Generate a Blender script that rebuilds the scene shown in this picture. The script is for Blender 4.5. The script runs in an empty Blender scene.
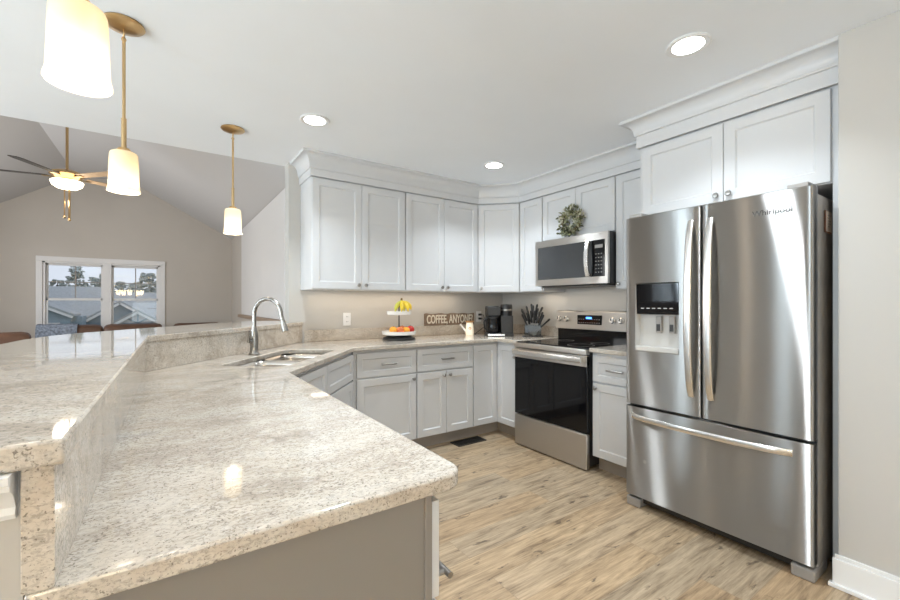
import bpy, bmesh, math, random
from mathutils import Vector, Matrix
random.seed(7)
C = bpy.context.scene.collection
SC = bpy.context.scene
PI = math.pi

# ------------------------------------------------------------------ camera, sky, lights, exposure
cam = bpy.data.cameras.new('camera')
cam.sensor_width = 36.0
cam.lens = 36.0 * 413.4 / 900.0
cam.shift_y = 3.8 / 900.0
cam.clip_start = 0.02
cam_o = bpy.data.objects.new('camera', cam)
C.objects.link(cam_o)
cam_o.location = (0, 0, 1.239)
cam_o.rotation_euler = (PI / 2, 0, -math.radians(34.577))
SC.camera = cam_o

world = bpy.data.worlds.new('overcast_sky')
SC.world = world
world.use_nodes = True
bg = world.node_tree.nodes['Background']
bg.inputs[0].default_value = (0.80, 0.88, 1.0, 1)
bg.inputs[1].default_value = 0.60

SC.view_settings.view_transform = 'Standard'
SC.view_settings.look = 'None'
SC.view_settings.gamma = 1.0
SC.view_settings.use_curve_mapping = False
SC.view_settings.exposure = 0.64
SC.cycles.use_denoising = True
SC.cycles.max_bounces = 12
SC.cycles.diffuse_bounces = 6
SC.cycles.glossy_bounces = 5
SC.cycles.transmission_bounces = 8
SC.cycles.transparent_max_bounces = 12
SC.cycles.caustics_reflective = False
SC.cycles.caustics_refractive = False
SC.cycles.sample_clamp_indirect = 6.0


def area(name, loc, rot, sx, sy, power, col):
    l = bpy.data.lights.new(name, 'AREA')
    l.shape = 'RECTANGLE'
    l.size, l.size_y = sx, sy
    l.energy = power
    l.color = col
    o = bpy.data.objects.new(name, l)
    C.objects.link(o)
    o.location = loc
    o.rotation_euler = rot
    return o


# daylight of two narrow side windows, plus unseen fill lights added around the rooms
DAY = (0.72, 0.88, 1.0)
area('side_daylight_and_fill', (-2.98, 2.14, 1.25), (0, -PI / 2 + 0.2, 0), 1.9, 0.20, 13, DAY)
area('side_daylight_and_fill', (-2.98, 3.74, 1.25), (0, -PI / 2 + 0.2, 0), 1.9, 0.22, 28, DAY)
area('side_daylight_and_fill', (-2.98, 0.80, 1.30), (0, -PI / 2, 0), 1.7, 0.80, 56, DAY)  # fill light added clear of the fridge reflection, no window known here
area('lamp_glow_side', (-2.98, 2.70, 1.45), (0, -PI / 2, 0), 1.4, 0.10, 2.4, (1, 0.84, 0.66))
area('fill_dining_rear', (0.1, -2.88, 1.15), (PI / 2 + 0.7, 0, 0), 2.6, 1.9, 28, DAY)  # unseen fill light added behind the camera, tilted up to brighten the ceiling
area('fill_living_side', (-2.95, 7.2, 1.6), (0, -PI / 2, 0), 1.6, 3.0, 48, (0.95, 0.975, 1.0))  # unseen fill light added to brighten the living room


# ------------------------------------------------------------------ materials
def new_mat(name):
    m = bpy.data.materials.new(name)
    m.use_nodes = True
    nt = m.node_tree
    b = nt.nodes['Principled BSDF']
    return m, nt, b


def plain(name, col, rough=0.5, metal=0.0, spec=0.5, coat=0.0, emit=None, estr=0.0, noise=0.0, nscale=6.0):
    m, nt, b = new_mat(name)
    b.inputs['Base Color'].default_value = (*col, 1)
    b.inputs['Roughness'].default_value = rough
    b.inputs['Metallic'].default_value = metal
    b.inputs['Specular IOR Level'].default_value = spec
    b.inputs['Coat Weight'].default_value = coat
    if emit:
        b.inputs['Emission Color'].default_value = (*emit, 1)
        b.inputs['Emission Strength'].default_value = estr
    if noise > 0:
        tc = nt.nodes.new('ShaderNodeTexCoord')
        n = nt.nodes.new('ShaderNodeTexNoise')
        n.inputs['Scale'].default_value = nscale
        n.inputs['Detail'].default_value = 4
        r = nt.nodes.new('ShaderNodeValToRGB')
        r.color_ramp.elements[0].position = 0.3
        r.color_ramp.elements[1].position = 0.7
        r.color_ramp.elements[0].color = (*[c * (1 - noise) for c in col], 1)
        r.color_ramp.elements[1].color = (*[min(1, c * (1 + noise)) for c in col], 1)
        nt.links.new(tc.outputs['Object'], n.inputs['Vector'])
        nt.links.new(n.outputs['Fac'], r.inputs['Fac'])
        nt.links.new(r.outputs['Color'], b.inputs['Base Color'])
    return m


def ramp(nt, stops):
    r = nt.nodes.new('ShaderNodeValToRGB')
    e = r.color_ramp.elements
    while len(e) < len(stops):
        e.new(0.5)
    for el, (p, c) in zip(e, stops):
        el.position = p
        el.color = (*c, 1)
    return r


def mixrgb(nt, a, b_, fac, mode='MIX'):
    m = nt.nodes.new('ShaderNodeMix')
    m.data_type = 'RGBA'
    m.blend_type = mode
    if isinstance(fac, (int, float)):
        m.inputs[0].default_value = fac
    else:
        nt.links.new(fac, m.inputs[0])
    for i, v in ((6, a), (7, b_)):
        if isinstance(v, tuple):
            m.inputs[i].default_value = (*v, 1)
        else:
            nt.links.new(v, m.inputs[i])
    return m.outputs[2]


def noise_node(nt, vec, scale, detail=4, rough=0.55, dist=0.0):
    n = nt.nodes.new('ShaderNodeTexNoise')
    n.inputs['Scale'].default_value = scale
    n.inputs['Detail'].default_value = detail
    n.inputs['Roughness'].default_value = rough
    n.inputs['Distortion'].default_value = dist
    nt.links.new(vec, n.inputs['Vector'])
    return n.outputs['Fac']


def granite():
    m, nt, b = new_mat('speckled_granite')
    tc = nt.nodes.new('ShaderNodeTexCoord')
    mp = nt.nodes.new('ShaderNodeMapping')
    mp.inputs['Rotation'].default_value = (0.15, 0.2, 0.35)
    mp.inputs['Scale'].default_value = (1.0, 1.7, 1.5)
    nt.links.new(tc.outputs['Object'], mp.inputs['Vector'])
    v = mp.outputs['Vector']
    # soft clouds: cream, rose-beige and cool grey
    base = ramp(nt, [(0.28, (0.37, 0.32, 0.265)), (0.44, (0.575, 0.505, 0.425)), (0.58, (0.69, 0.63, 0.55)), (0.74, (0.50, 0.475, 0.445))])
    nt.links.new(noise_node(nt, v, 4.2, 8, 0.66, 0.9), base.inputs['Fac'])
    # where the dark minerals gather
    clus = ramp(nt, [(0.40, (0.42, 0.42, 0.42)), (0.62, (1, 1, 1))])
    nt.links.new(noise_node(nt, v, 5.5, 6, 0.62, 1.2), clus.inputs['Fac'])
    fleck = ramp(nt, [(0.485, (0, 0, 0)), (0.575, (1, 1, 1))])
    nt.links.new(noise_node(nt, v, 120, 5, 0.7, 0.4), fleck.inputs['Fac'])
    f1 = mixrgb(nt, (0, 0, 0), fleck.outputs['Color'], clus.outputs['Color'])
    c1 = mixrgb(nt, base.outputs['Color'], (0.27, 0.23, 0.195), mixrgb(nt, (0, 0, 0), f1, 0.72))
    speck = ramp(nt, [(0.585, (0, 0, 0)), (0.65, (1, 1, 1))])
    nt.links.new(noise_node(nt, tc.outputs['Object'], 215, 3, 0.6), speck.inputs['Fac'])
    c2 = mixrgb(nt, c1, (0.16, 0.13, 0.105), mixrgb(nt, (0, 0, 0), speck.outputs['Color'], 0.78))
    lite = ramp(nt, [(0.55, (0, 0, 0)), (0.66, (1, 1, 1))])
    nt.links.new(noise_node(nt, v, 34, 5, 0.65), lite.inputs['Fac'])
    c3 = mixrgb(nt, c2, (0.76, 0.72, 0.66), mixrgb(nt, (0, 0, 0), lite.outputs['Color'], 0.45))
    nt.links.new(c3, b.inputs['Base Color'])
    b.inputs['Roughness'].default_value = 0.045
    b.inputs['Specular IOR Level'].default_value = 1.0
    return m


def planks():
    m, nt, b = new_mat('oak_vinyl_planks')
    tc = nt.nodes.new('ShaderNodeTexCoord')
    br = nt.nodes.new('ShaderNodeTexBrick')
    br.inputs['Scale'].default_value = 1.0
    br.inputs['Brick Width'].default_value = 1.22
    br.inputs['Row Height'].default_value = 0.178
    br.inputs['Mortar Size'].default_value = 0.0012
    br.inputs['Mortar Smooth'].default_value = 0.6
    br.inputs['Bias'].default_value = 0.0
    br.offset = 0.37
    br.offset_frequency = 2
    br.inputs['Color1'].default_value = (0, 0, 0, 1)
    br.inputs['Color2'].default_value = (1, 1, 1, 1)
    br.inputs['Mortar'].default_value = (0.5, 0.5, 0.5, 1)
    nt.links.new(tc.outputs['Object'], br.inputs['Vector'])
    # shift the grain per plank
    vm = nt.nodes.new('ShaderNodeVectorMath')
    vm.operation = 'MULTIPLY_ADD'
    vm.inputs[1].default_value = (7.3, 3.1, 5.0)
    nt.links.new(br.outputs['Color'], vm.inputs[0])
    nt.links.new(tc.outputs['Object'], vm.inputs[2])
    mp = nt.nodes.new('ShaderNodeMapping')
    mp.inputs['Scale'].default_value = (1.3, 13.0, 1.0)
    nt.links.new(vm.outputs['Vector'], mp.inputs['Vector'])
    v = mp.outputs['Vector']
    tone = ramp(nt, [(0.0, (0.43, 0.305, 0.19)), (0.35, (0.50, 0.365, 0.23)), (0.7, (0.43, 0.34, 0.24)), (1.0, (0.52, 0.385, 0.248))])
    nt.links.new(br.outputs['Color'], tone.inputs['Fac'])
    grain = ramp(nt, [(0.32, (0.34, 0.29, 0.245)), (0.47, (0.88, 0.86, 0.83)), (0.66, (1.26, 1.25, 1.23))])
    nt.links.new(noise_node(nt, v, 2.8, 9, 0.68, 0.5), grain.inputs['Fac'])
    c1 = mixrgb(nt, tone.outputs['Color'], grain.outputs['Color'], 0.85, 'MULTIPLY')
    fine = ramp(nt, [(0.35, (0.72, 0.70, 0.67)), (0.6, (1.06, 1.06, 1.06))])
    mp2 = nt.nodes.new('ShaderNodeMapping')
    mp2.inputs['Scale'].default_value = (3.0, 60.0, 1.0)
    nt.links.new(vm.outputs['Vector'], mp2.inputs['Vector'])
    nt.links.new(noise_node(nt, mp2.outputs['Vector'], 2.0, 4, 0.6, 0.2), fine.inputs['Fac'])
    c2 = mixrgb(nt, c1, fine.outputs['Color'], 0.7, 'MULTIPLY')
    # dark knots and checks
    mp3 = nt.nodes.new('ShaderNodeMapping')
    mp3.inputs['Scale'].default_value = (3.0, 8.5, 1.0)
    nt.links.new(vm.outputs['Vector'], mp3.inputs['Vector'])
    kn = ramp(nt, [(0.622, (0, 0, 0)), (0.685, (1, 1, 1))])
    nt.links.new(noise_node(nt, mp3.outputs['Vector'], 2.1, 5, 0.6, 0.5), kn.inputs['Fac'])
    c3 = mixrgb(nt, c2, (0.09, 0.06, 0.04), mixrgb(nt, (0, 0, 0), kn.outputs['Color'], 0.85))
    c4 = mixrgb(nt, c3, (0.20, 0.14, 0.09), mixrgb(nt, (0, 0, 0), br.outputs['Fac'], 0.55))
    nt.links.new(c4, b.inputs['Base Color'])
    b.inputs['Roughness'].default_value = 0.38
    b.inputs['Specular IOR Level'].default_value = 0.4
    return m


def steel(name, col, rough, aniso=0.75):
    # brushed sideways: reflections smear up and down
    m = bpy.data.materials.new(name)
    m.use_nodes = True
    nt = m.node_tree
    nt.nodes.clear()
    out = nt.nodes.new('ShaderNodeOutputMaterial')
    g = nt.nodes.new('ShaderNodeBsdfAnisotropic')
    g.inputs['Color'].default_value = (*col, 1)
    g.inputs['Roughness'].default_value = rough
    g.inputs['Anisotropy'].default_value = aniso
    t = nt.nodes.new('ShaderNodeTangent')
    t.direction_type = 'RADIAL'
    t.axis = 'Z'
    nt.links.new(t.outputs['Tangent'], g.inputs['Tangent'])
    nt.links.new(g.outputs[0], out.inputs[0])
    return m


def glass(name, col=(1, 1, 1), refl=0.06, rough=0.0):
    m = bpy.data.materials.new(name)
    m.use_nodes = True
    nt = m.node_tree
    nt.nodes.clear()
    out = nt.nodes.new('ShaderNodeOutputMaterial')
    tr = nt.nodes.new('ShaderNodeBsdfTransparent')
    tr.inputs[0].default_value = (*col, 1)
    gl = nt.nodes.new('ShaderNodeBsdfGlossy')
    gl.inputs['Roughness'].default_value = rough
    fr = nt.nodes.new('ShaderNodeFresnel')
    fr.inputs[0].default_value = 1.5
    mx = nt.nodes.new('ShaderNodeMixShader')
    nt.links.new(fr.outputs[0], mx.inputs[0])
    nt.links.new(tr.outputs[0], mx.inputs[1])
    nt.links.new(gl.outputs[0], mx.inputs[2])
    nt.links.new(mx.outputs[0], out.inputs[0])
    return m


def shade_glass(name):
    m = bpy.data.materials.new(name)
    m.use_nodes = True
    nt = m.node_tree
    nt.nodes.clear()
    out = nt.nodes.new('ShaderNodeOutputMaterial')
    tl = nt.nodes.new('ShaderNodeBsdfTranslucent')
    tl.inputs[0].default_value = (0.95, 0.88, 0.74, 1)
    df = nt.nodes.new('ShaderNodeBsdfPrincipled')
    df.inputs['Base Color'].default_value = (0.88, 0.82, 0.70, 1)
    df.inputs['Roughness'].default_value = 0.25
    mx = nt.nodes.new('ShaderNodeMixShader')
    mx.inputs[0].default_value = 0.45
    nt.links.new(tl.outputs[0], mx.inputs[1])
    nt.links.new(df.outputs[0], mx.inputs[2])
    nt.links.new(mx.outputs[0], out.inputs[0])
    return m


M = {}
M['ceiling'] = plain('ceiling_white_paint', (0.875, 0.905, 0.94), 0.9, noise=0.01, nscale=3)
M['vault'] = plain('grey_white_vault_paint', (0.62, 0.62, 0.625), 0.9)  # white ceiling paint greyed to stand in for the dimmer living room
M['wall'] = plain('warm_white_wall_paint', (0.53, 0.51, 0.48), 0.85, noise=0.012, nscale=3)
M['greige'] = plain('greige_wall_paint', (0.60, 0.56, 0.51), 0.85, noise=0.02, nscale=2)
M['trimw'] = plain('white_trim_paint', (0.82, 0.82, 0.82), 0.35)
M['cab'] = plain('grey_cabinet_paint', (0.64, 0.64, 0.645), 0.38, noise=0.008, nscale=5)
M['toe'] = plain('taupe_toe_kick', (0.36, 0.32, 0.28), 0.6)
M['endp'] = plain('taupe_cabinet_side', (0.255, 0.232, 0.21), 0.5)  # grey cabinet paint darkened to stand in for shade on the end panel
M['granite'] = granite()
M['floor'] = planks()
M['steel'] = steel('brushed_stainless', (0.49, 0.475, 0.455), 0.30, 0.88)
M['range_steel'] = steel('range_stainless', (0.60, 0.575, 0.545), 0.34, 0.6)
M['steel_hi'] = steel('polished_stainless', (0.78, 0.77, 0.75), 0.25, 0.4)
M['steel_side'] = plain('grey_fridge_side', (0.42, 0.39, 0.36), 0.45, 0.0)
M['nickel'] = plain('brushed_nickel', (0.40, 0.385, 0.365), 0.28, 1.0)
M['tapnickel'] = plain('satin_tap_nickel', (0.36, 0.345, 0.325), 0.26, 1.0)
M['sink'] = plain('satin_sink_steel', (0.66, 0.62, 0.57), 0.22, 1.0)
M['brass'] = plain('antique_brass', (0.60, 0.42, 0.22), 0.28, 1.0)
M['blackgl'] = plain('black_glass', (0.005, 0.005, 0.006), 0.05, spec=0.32)
M['mwglass'] = plain('smoked_microwave_glass', (0.035, 0.037, 0.04), 0.06, spec=0.9)
M['black'] = plain('black_plastic', (0.015, 0.014, 0.014), 0.35)
M['dark'] = plain('dark_charcoal_plastic', (0.026, 0.024, 0.023), 0.4)
M['grey'] = plain('grey_plastic', (0.32, 0.30, 0.28), 0.4)
M['greyl'] = plain('light_grey_plastic', (0.55, 0.53, 0.50), 0.4)
M['vent'] = plain('black_vent_metal', (0.02, 0.018, 0.016), 0.5)
M['shade'] = shade_glass('frosted_amber_glass')
M['glass'] = glass('window_glass')
M['clear'] = glass('clear_acrylic', (0.50, 0.52, 0.54))
M['lens'] = plain('lit_downlight_lens', (0.9, 0.9, 0.9), 0.5, emit=(1, 0.97, 0.92), estr=9.0)
M['fanbowl'] = plain('lit_fan_bowl', (0.9, 0.85, 0.75), 0.4, emit=(1, 0.86, 0.62), estr=2.6)
M['bulb'] = plain('lit_bulb', (1, 1, 1), 0.4, emit=(1, 0.90, 0.74), estr=3.5)
M['chandshade'] = plain('lit_chandelier_shade', (1, 0.9, 0.7), 0.4, emit=(1, 0.80, 0.50), estr=12.0)
M['blade'] = plain('dark_fan_blade', (0.05, 0.048, 0.045), 0.5)  # same fan's blades, coloured darker on one side to stand in for shade
M['bladew'] = plain('maple_fan_blade', (0.62, 0.45, 0.30), 0.45, noise=0.1, nscale=12)
M['leather'] = plain('brown_leather', (0.13, 0.066, 0.040), 0.42, noise=0.18, nscale=9)
M['throw'] = plain('blue_grey_knit', (0.24, 0.28, 0.35), 0.95, noise=0.5, nscale=40)
M['ledge'] = plain('stained_wood_ledge', (0.33, 0.24, 0.17), 0.45, noise=0.15, nscale=14)
M['signwood'] = plain('weathered_sign_wood', (0.22, 0.155, 0.11), 0.75, noise=0.3, nscale=22)
M['signtext'] = plain('cream_lettering', (0.74, 0.68, 0.58), 0.7)
M['ceramic'] = plain('white_glazed_ceramic', (0.82, 0.80, 0.77), 0.2)
M['glow'] = plain('lit_cream_ceramic', (0.85, 0.78, 0.66), 0.3, emit=(1, 0.80, 0.52), estr=0.28)
M['copper'] = plain('amber_wax_dish', (0.50, 0.26, 0.10), 0.35)
M['banana'] = plain('ripe_banana_skin', (0.78, 0.56, 0.035), 0.45, noise=0.12, nscale=14)
M['bananag'] = plain('greenish_banana_skin', (0.52, 0.50, 0.06), 0.45, noise=0.12, nscale=14)
M['stalk'] = plain('brown_fruit_stalk', (0.12, 0.085, 0.03), 0.7)
M['orange'] = plain('orange_peel', (0.85, 0.36, 0.03), 0.45, noise=0.06, nscale=40)
M['apple'] = plain('red_apple_skin', (0.55, 0.025, 0.02), 0.25, noise=0.3, nscale=14)
M['applep'] = plain('blush_apple_skin', (0.78, 0.20, 0.06), 0.28, noise=0.3, nscale=14)
M['leafg'] = plain('sage_leaf', (0.23, 0.24, 0.13), 0.6, noise=0.4, nscale=30)
M['leafl'] = plain('pale_leaf', (0.55, 0.53, 0.40), 0.6, noise=0.2, nscale=30)
M['leafd'] = plain('dark_leaf', (0.07, 0.075, 0.035), 0.6, noise=0.3, nscale=30)
M['paper'] = plain('cream_note_paper', (0.80, 0.66, 0.55), 0.8)
M['wood'] = plain('brown_wood_frame', (0.20, 0.08, 0.04), 0.5)
M['ink'] = plain('grey_ink', (0.09, 0.085, 0.08), 0.6)
M['bluelit'] = plain('lit_blue_display', (0.0, 0.05, 0.2), 0.3, emit=(0.08, 0.28, 1.0), estr=2.2)
M['roofing'] = plain('grey_asphalt_shingles', (0.36, 0.38, 0.395), 0.9, noise=0.12, nscale=6)
M['siding'] = plain('blue_grey_siding', (0.26, 0.33, 0.385), 0.8, noise=0.06, nscale=4)
M['pinkg'] = plain('pale_gable_shakes', (0.60, 0.585, 0.59), 0.8, noise=0.05, nscale=4)
M['grass'] = plain('dull_grass', (0.16, 0.18, 0.09), 0.95, noise=0.25, nscale=2)
M['foliage'] = plain('distant_tree_foliage', (0.30, 0.33, 0.31), 0.9, noise=0.3, nscale=2)
M['bark'] = plain('tree_bark', (0.13, 0.10, 0.08), 0.9)


# ------------------------------------------------------------------ helpers
class MB:
    def __init__(self):
        self.bm = bmesh.new()

    def face(self, vs):
        try:
            return self.bm.faces.new(vs)
        except ValueError:
            return None

    def box(self, x0, x1, y0, y1, z0, z1):
        v = [self.bm.verts.new((x, y, z)) for z in (z0, z1) for x, y in ((x0, y0), (x1, y0), (x1, y1), (x0, y1))]
        for f in ((3, 2, 1, 0), (4, 5, 6, 7), (0, 1, 5, 4), (1, 2, 6, 5), (2, 3, 7, 6), (3, 0, 4, 7)):
            self.face([v[i] for i in f])
        return self

    def prism(self, poly, z0, z1):
        a = sum(p[0] * q[1] - q[0] * p[1] for p, q in zip(poly, poly[1:] + poly[:1]))
        if a < 0:
            poly = poly[::-1]
        lo = [self.bm.verts.new((x, y, z0)) for x, y in poly]
        hi = [self.bm.verts.new((x, y, z1)) for x, y in poly]
        self.face(lo[::-1])
        self.face(hi)
        n = len(poly)
        for i in range(n):
            self.face([lo[i], lo[(i + 1) % n], hi[(i + 1) % n], hi[i]])
        return self

    def loft(self, rings, cap=True, closed=True):
        R = [[self.bm.verts.new(p) for p in r] for r in rings]
        n = len(R[0])
        for a, b in zip(R, R[1:]):
            for i in range(n if closed else n - 1):
                self.face([a[i], a[(i + 1) % n], b[(i + 1) % n], b[i]])
        if cap:
            self.face(R[0][::-1])
            self.face(R[-1])
        return self

    def tube(self, pts, r, seg=12, cap=True):
        pts = [Vector(p) for p in pts]
        n = len(pts)
        rs = r if isinstance(r, (list, tuple)) else [r] * n
        tang = []
        for i in range(n):
            t = pts[min(i + 1, n - 1)] - pts[max(i - 1, 0)]
            tang.append(t.normalized() if t.length > 1e-9 else Vector((0, 0, 1)))
        up = Vector((0, 0, 1)) if abs(tang[0].z) < 0.9 else Vector((1, 0, 0))
        u = tang[0].cross(up).normalized()
        rings = []
        for i in range(n):
            u = (u - tang[i] * u.dot(tang[i])).normalized()
            w = tang[i].cross(u)
            rings.append([pts[i] + (u * math.cos(a) + w * math.sin(a)) * rs[i] for a in [2 * PI * k / seg for k in range(seg)]])
        return self.loft(rings, cap)

    def lathe(self, prof, c=(0, 0, 0), axis=(0, 0, 1), seg=24, cap=True):
        ax = Vector(axis).normalized()
        q = Vector((0, 0, 1)).rotation_difference(ax)
        c = Vector(c)
        rings = [[c + q @ Vector((r * math.cos(a), r * math.sin(a), h)) for a in [2 * PI * k / seg for k in range(seg)]] for r, h in prof]
        return self.loft(rings, cap)

    def ball(self, c, r, sc=(1, 1, 1), seg=16, rings=10):
        m = Matrix.Translation(c) @ Matrix.Diagonal((r * sc[0], r * sc[1], r * sc[2], 1))
        bmesh.ops.create_uvsphere(self.bm, u_segments=seg, v_segments=rings, radius=1.0, matrix=m)
        return self

    def build(self, name, mat, parent=None, bevel=0.0, smooth=True, seg=2, loc=None, rot=None):
        bmesh.ops.recalc_face_normals(self.bm, faces=self.bm.faces)
        me = bpy.data.meshes.new(name)
        self.bm.to_mesh(me)
        self.bm.free()
        me.materials.append(M[mat] if isinstance(mat, str) else mat)
        o = bpy.data.objects.new(name, me)
        C.objects.link(o)
        if parent:
            o.parent = parent
        if loc:
            o.location = loc
        if rot:
            o.rotation_euler = rot
        if smooth:
            me.shade_smooth()
            me.set_sharp_from_angle(angle=math.radians(38))
        if bevel > 0:
            b = o.modifiers.new('bevel', 'BEVEL')
            b.width = bevel
            b.segments = seg
            b.limit_method = 'ANGLE'
            b.angle_limit = math.radians(40)
            b.harden_normals = False
        return o


def tag(o, label, cat, group=None, kind=None):
    o['label'] = label
    o['category'] = cat
    if group:
        o['group'] = group
    if kind:
        o['kind'] = kind
    return o


def thing(name, label, cat, loc=(0, 0, 0), rz=0.0, group=None):
    o = bpy.data.objects.new(name, None)
    C.objects.link(o)
    o.location = loc
    o.rotation_euler = (0, 0, rz)
    return tag(o, label, cat, group)


def struct(o, label=None):
    o['kind'] = 'structure'
    if label:
        o['label'] = label
        o['category'] = o.name.split('_')[0]
    return o


def text_mesh(body, size, depth, sx=1.0, offset=0.0):
    cu = bpy.data.curves.new('lettering', 'FONT')
    cu.body = body
    cu.size = size
    cu.extrude = depth
    cu.offset = offset
    cu.align_x = 'CENTER'
    cu.align_y = 'CENTER'
    o = bpy.data.objects.new('lettering', cu)
    C.objects.link(o)
    dg = bpy.context.evaluated_depsgraph_get()
    me = bpy.data.meshes.new_from_object(o.evaluated_get(dg))
    bpy.data.objects.remove(o)
    bpy.data.curves.remove(cu)
    for v in me.vertices:
        v.co.x *= sx
    return me


def put_mesh(name, me, mat, parent, loc, rot):
    me.materials.clear()
    me.materials.append(M[mat])
    o = bpy.data.objects.new(name, me)
    C.objects.link(o)
    o.parent = parent
    o.location = loc
    o.rotation_euler = rot
    return o


def copy_tree(o, parent=None):
    c = o.copy()
    C.objects.link(c)
    if parent:
        c.parent = parent
    for ch in [k for k in bpy.data.objects if k.parent == o]:
        copy_tree(ch, c)
    return c


# ------------------------------------------------------------------ key measures (metres, camera at the origin)
XW, YW = 3.226, 3.609            # range wall, back wall
YL = YW + 0.121                  # living-room side of the back wall
CEIL = 2.42
XS = 1.21                        # living-room side wall
YG = 10.2                        # gable wall
XD = -3.07                       # far side of dining and living rooms
YR = -3.0                        # wall behind the camera
XB, YB = XW - 0.61, YW - 0.61    # base cabinet face frames (doors stand 2 cm proud)
XU, YU = XW - 0.305, YW - 0.305  # upper cabinet face frames
RY0, RY1 = 2.692, 1.930          # range, along the range wall
UB, UT = 1.354, 2.237            # upper cabinets, bottom and top
CT = 0.914                       # counter height
FY0, FY1 = 1.493, 0.588          # fridge

# ------------------------------------------------------------------ room shell
o = MB().box(XD - 0.12, XW + 0.12, YR - 0.12, YG + 0.12, -0.06, 0).build('floor', 'floor', smooth=False)
struct(o, 'light oak plank floor with dark knots')
o = MB().box(XD - 0.12, XW + 0.12, YR - 0.12, YL, CEIL, CEIL + 0.10).build('ceiling', 'ceiling', smooth=False)
struct(o, 'flat white kitchen ceiling')
o = MB().box(0.85, XW + 0.12, YW, YL, 0, CEIL).build('wall_back', 'wall', smooth=False)
struct(o, 'warm white wall behind the back run of cabinets')
o = MB().box(XW, XW + 0.12, 0.527, YW, 0, CEIL).build('wall_range', 'wall', smooth=False)
struct(o, 'warm white wall behind range and fridge')
o = MB().box(2.43, XW + 0.12, YR, 0.527, 0, CEIL).build('wall_right', 'wall', smooth=False, bevel=0.004)
struct(o, 'plain off-white wall beside the fridge')
struct(MB().box(XD - 0.12, XW + 0.12, YR - 0.12, YR, 0, CEIL).build('wall_rear', 'trimw', smooth=False))
struct(MB().box(XD - 0.12, XD, YR, YL, 0, CEIL).build('wall_dining', 'trimw', smooth=False))
struct(MB().box(XD, -2.30, 3.94, 4.06, 0, 2.9).build('wall_reflection_blocker', 'trimw', smooth=False))  # unseen panel added to keep the side lights from mirroring in the window glass
struct(MB().box(XD - 0.12, XD, YL, YG, 0, 2.47).build('wall_living', 'greige', smooth=False))

# vaulted living-room ceiling: two slopes and a flat middle
VZ = 3.60
vp = [(XD, 2.47), (-1.354, VZ), (-0.505, VZ), (XS, 2.65)]
mb = MB()
t = 0.10
ring = lambda y: [(x, y, z) for x, z in vp] + [(x, y, z + t) for x, z in reversed(vp)]
mb.loft([ring(YL - 0.02), ring(YG + 0.1)])
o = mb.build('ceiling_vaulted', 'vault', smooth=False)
struct(o, 'vaulted living room ceiling beyond the bar')
# wall above the kitchen ceiling that closes the vault
mb = MB()
hp = [(XD - 0.1, CEIL + 0.10), (XW, CEIL + 0.10), (XS, 2.75), (-0.45, 3.75), (-1.40, 3.75), (XD - 0.1, 2.6)]
mb.loft([[(x, YL - 0.12, z) for x, z in hp], [(x, YL - 0.001, z) for x, z in hp]])
struct(mb.build('wall_header', 'ceiling', smooth=False))

# living-room side wall: pale upper wall over a stained ledge
struct(MB().box(XS, XS + 0.12, YL, YG, 0, 2.66).build('wall_side', 'greige', smooth=False), 'greige side wall of the living room')
o = MB().box(XS - 0.015, XS, YL, 8.72, 1.04, 2.64).build('wall_side_upper', 'trimw', smooth=False)
struct(o, 'pale upper wall above a wood ledge in the living room')
o = MB().box(XS - 0.07, XS, YL, 8.80, 0.985, 1.038).build('trim_1', 'ledge', bevel=0.006)
struct(o, 'stained wood ledge under the pale living room wall')

# gable wall with the window opening
WX0, WX1, WZ0, WZ1 = -1.80, -0.085, 0.62, 2.005
mb = MB()
gp = lambda y: [(XD, y, 0), (XS + 0.02, y, 0), (XS + 0.02, y, 2.66), (-0.50, y, VZ + 0.02), (-1.36, y, VZ + 0.02), (XD, y, 2.49)]
mb.loft([gp(YG), gp(YG + 0.14)])
gw = mb.build('wall_gable', 'greige', smooth=False)
cutter = MB().box(WX0, WX1, YG - 0.2, YG + 0.4, WZ0, WZ1).build('cutter', 'greige', smooth=False)


def bool_cut(target, cut):
    md = target.modifiers.new('cut', 'BOOLEAN')
    md.operation = 'DIFFERENCE'
    md.solver = 'EXACT'
    md.object = cut
    dg = bpy.context.evaluated_depsgraph_get()
    me = bpy.data.meshes.new_from_object(target.evaluated_get(dg))
    target.modifiers.clear()
    target.data = me
    bpy.data.objects.remove(cut)


bool_cut(gw, cutter)
struct(gw, 'greige gable wall around the double window')

# twin double-hung window
w = bpy.data.objects.new('window_1', None)
C.objects.link(w)
w.location = (0, YG, 0)
w['kind'] = 'structure'
w['label'] = 'white twin double-hung window above the sofas'
w['category'] = 'window'
mb = MB()
mb.box(WX0 - 0.085, WX0, -0.022, 0, WZ0 - 0.1, WZ1 + 0.085).box(WX1, WX1 + 0.085, -0.022, 0, WZ0 - 0.1, WZ1 + 0.085)
mb.box(WX0 - 0.085, WX1 + 0.085, -0.026, 0, WZ1, WZ1 + 0.09)
mb.build('casing', 'trimw', w, bevel=0.004)
MB().box(WX0 - 0.12, WX1 + 0.12, -0.07, 0.0, WZ0 - 0.035, WZ0).build('window_sill', 'trimw', w, bevel=0.006)
mb = MB()
mb.box(WX0, WX0 + 0.035, 0, 0.13, WZ0, WZ1).box(WX1 - 0.035, WX1, 0, 0.13, WZ0, WZ1)
mb.box(WX0, WX1, 0, 0.13, WZ1 - 0.03, WZ1).box(WX0, WX1, 0, 0.13, WZ0, WZ0 + 0.03)
mb.box(-0.975, -0.845, -0.012, 0.13, WZ0, WZ1)
mb.build('window_frame', 'trimw', w, bevel=0.003)
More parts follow.
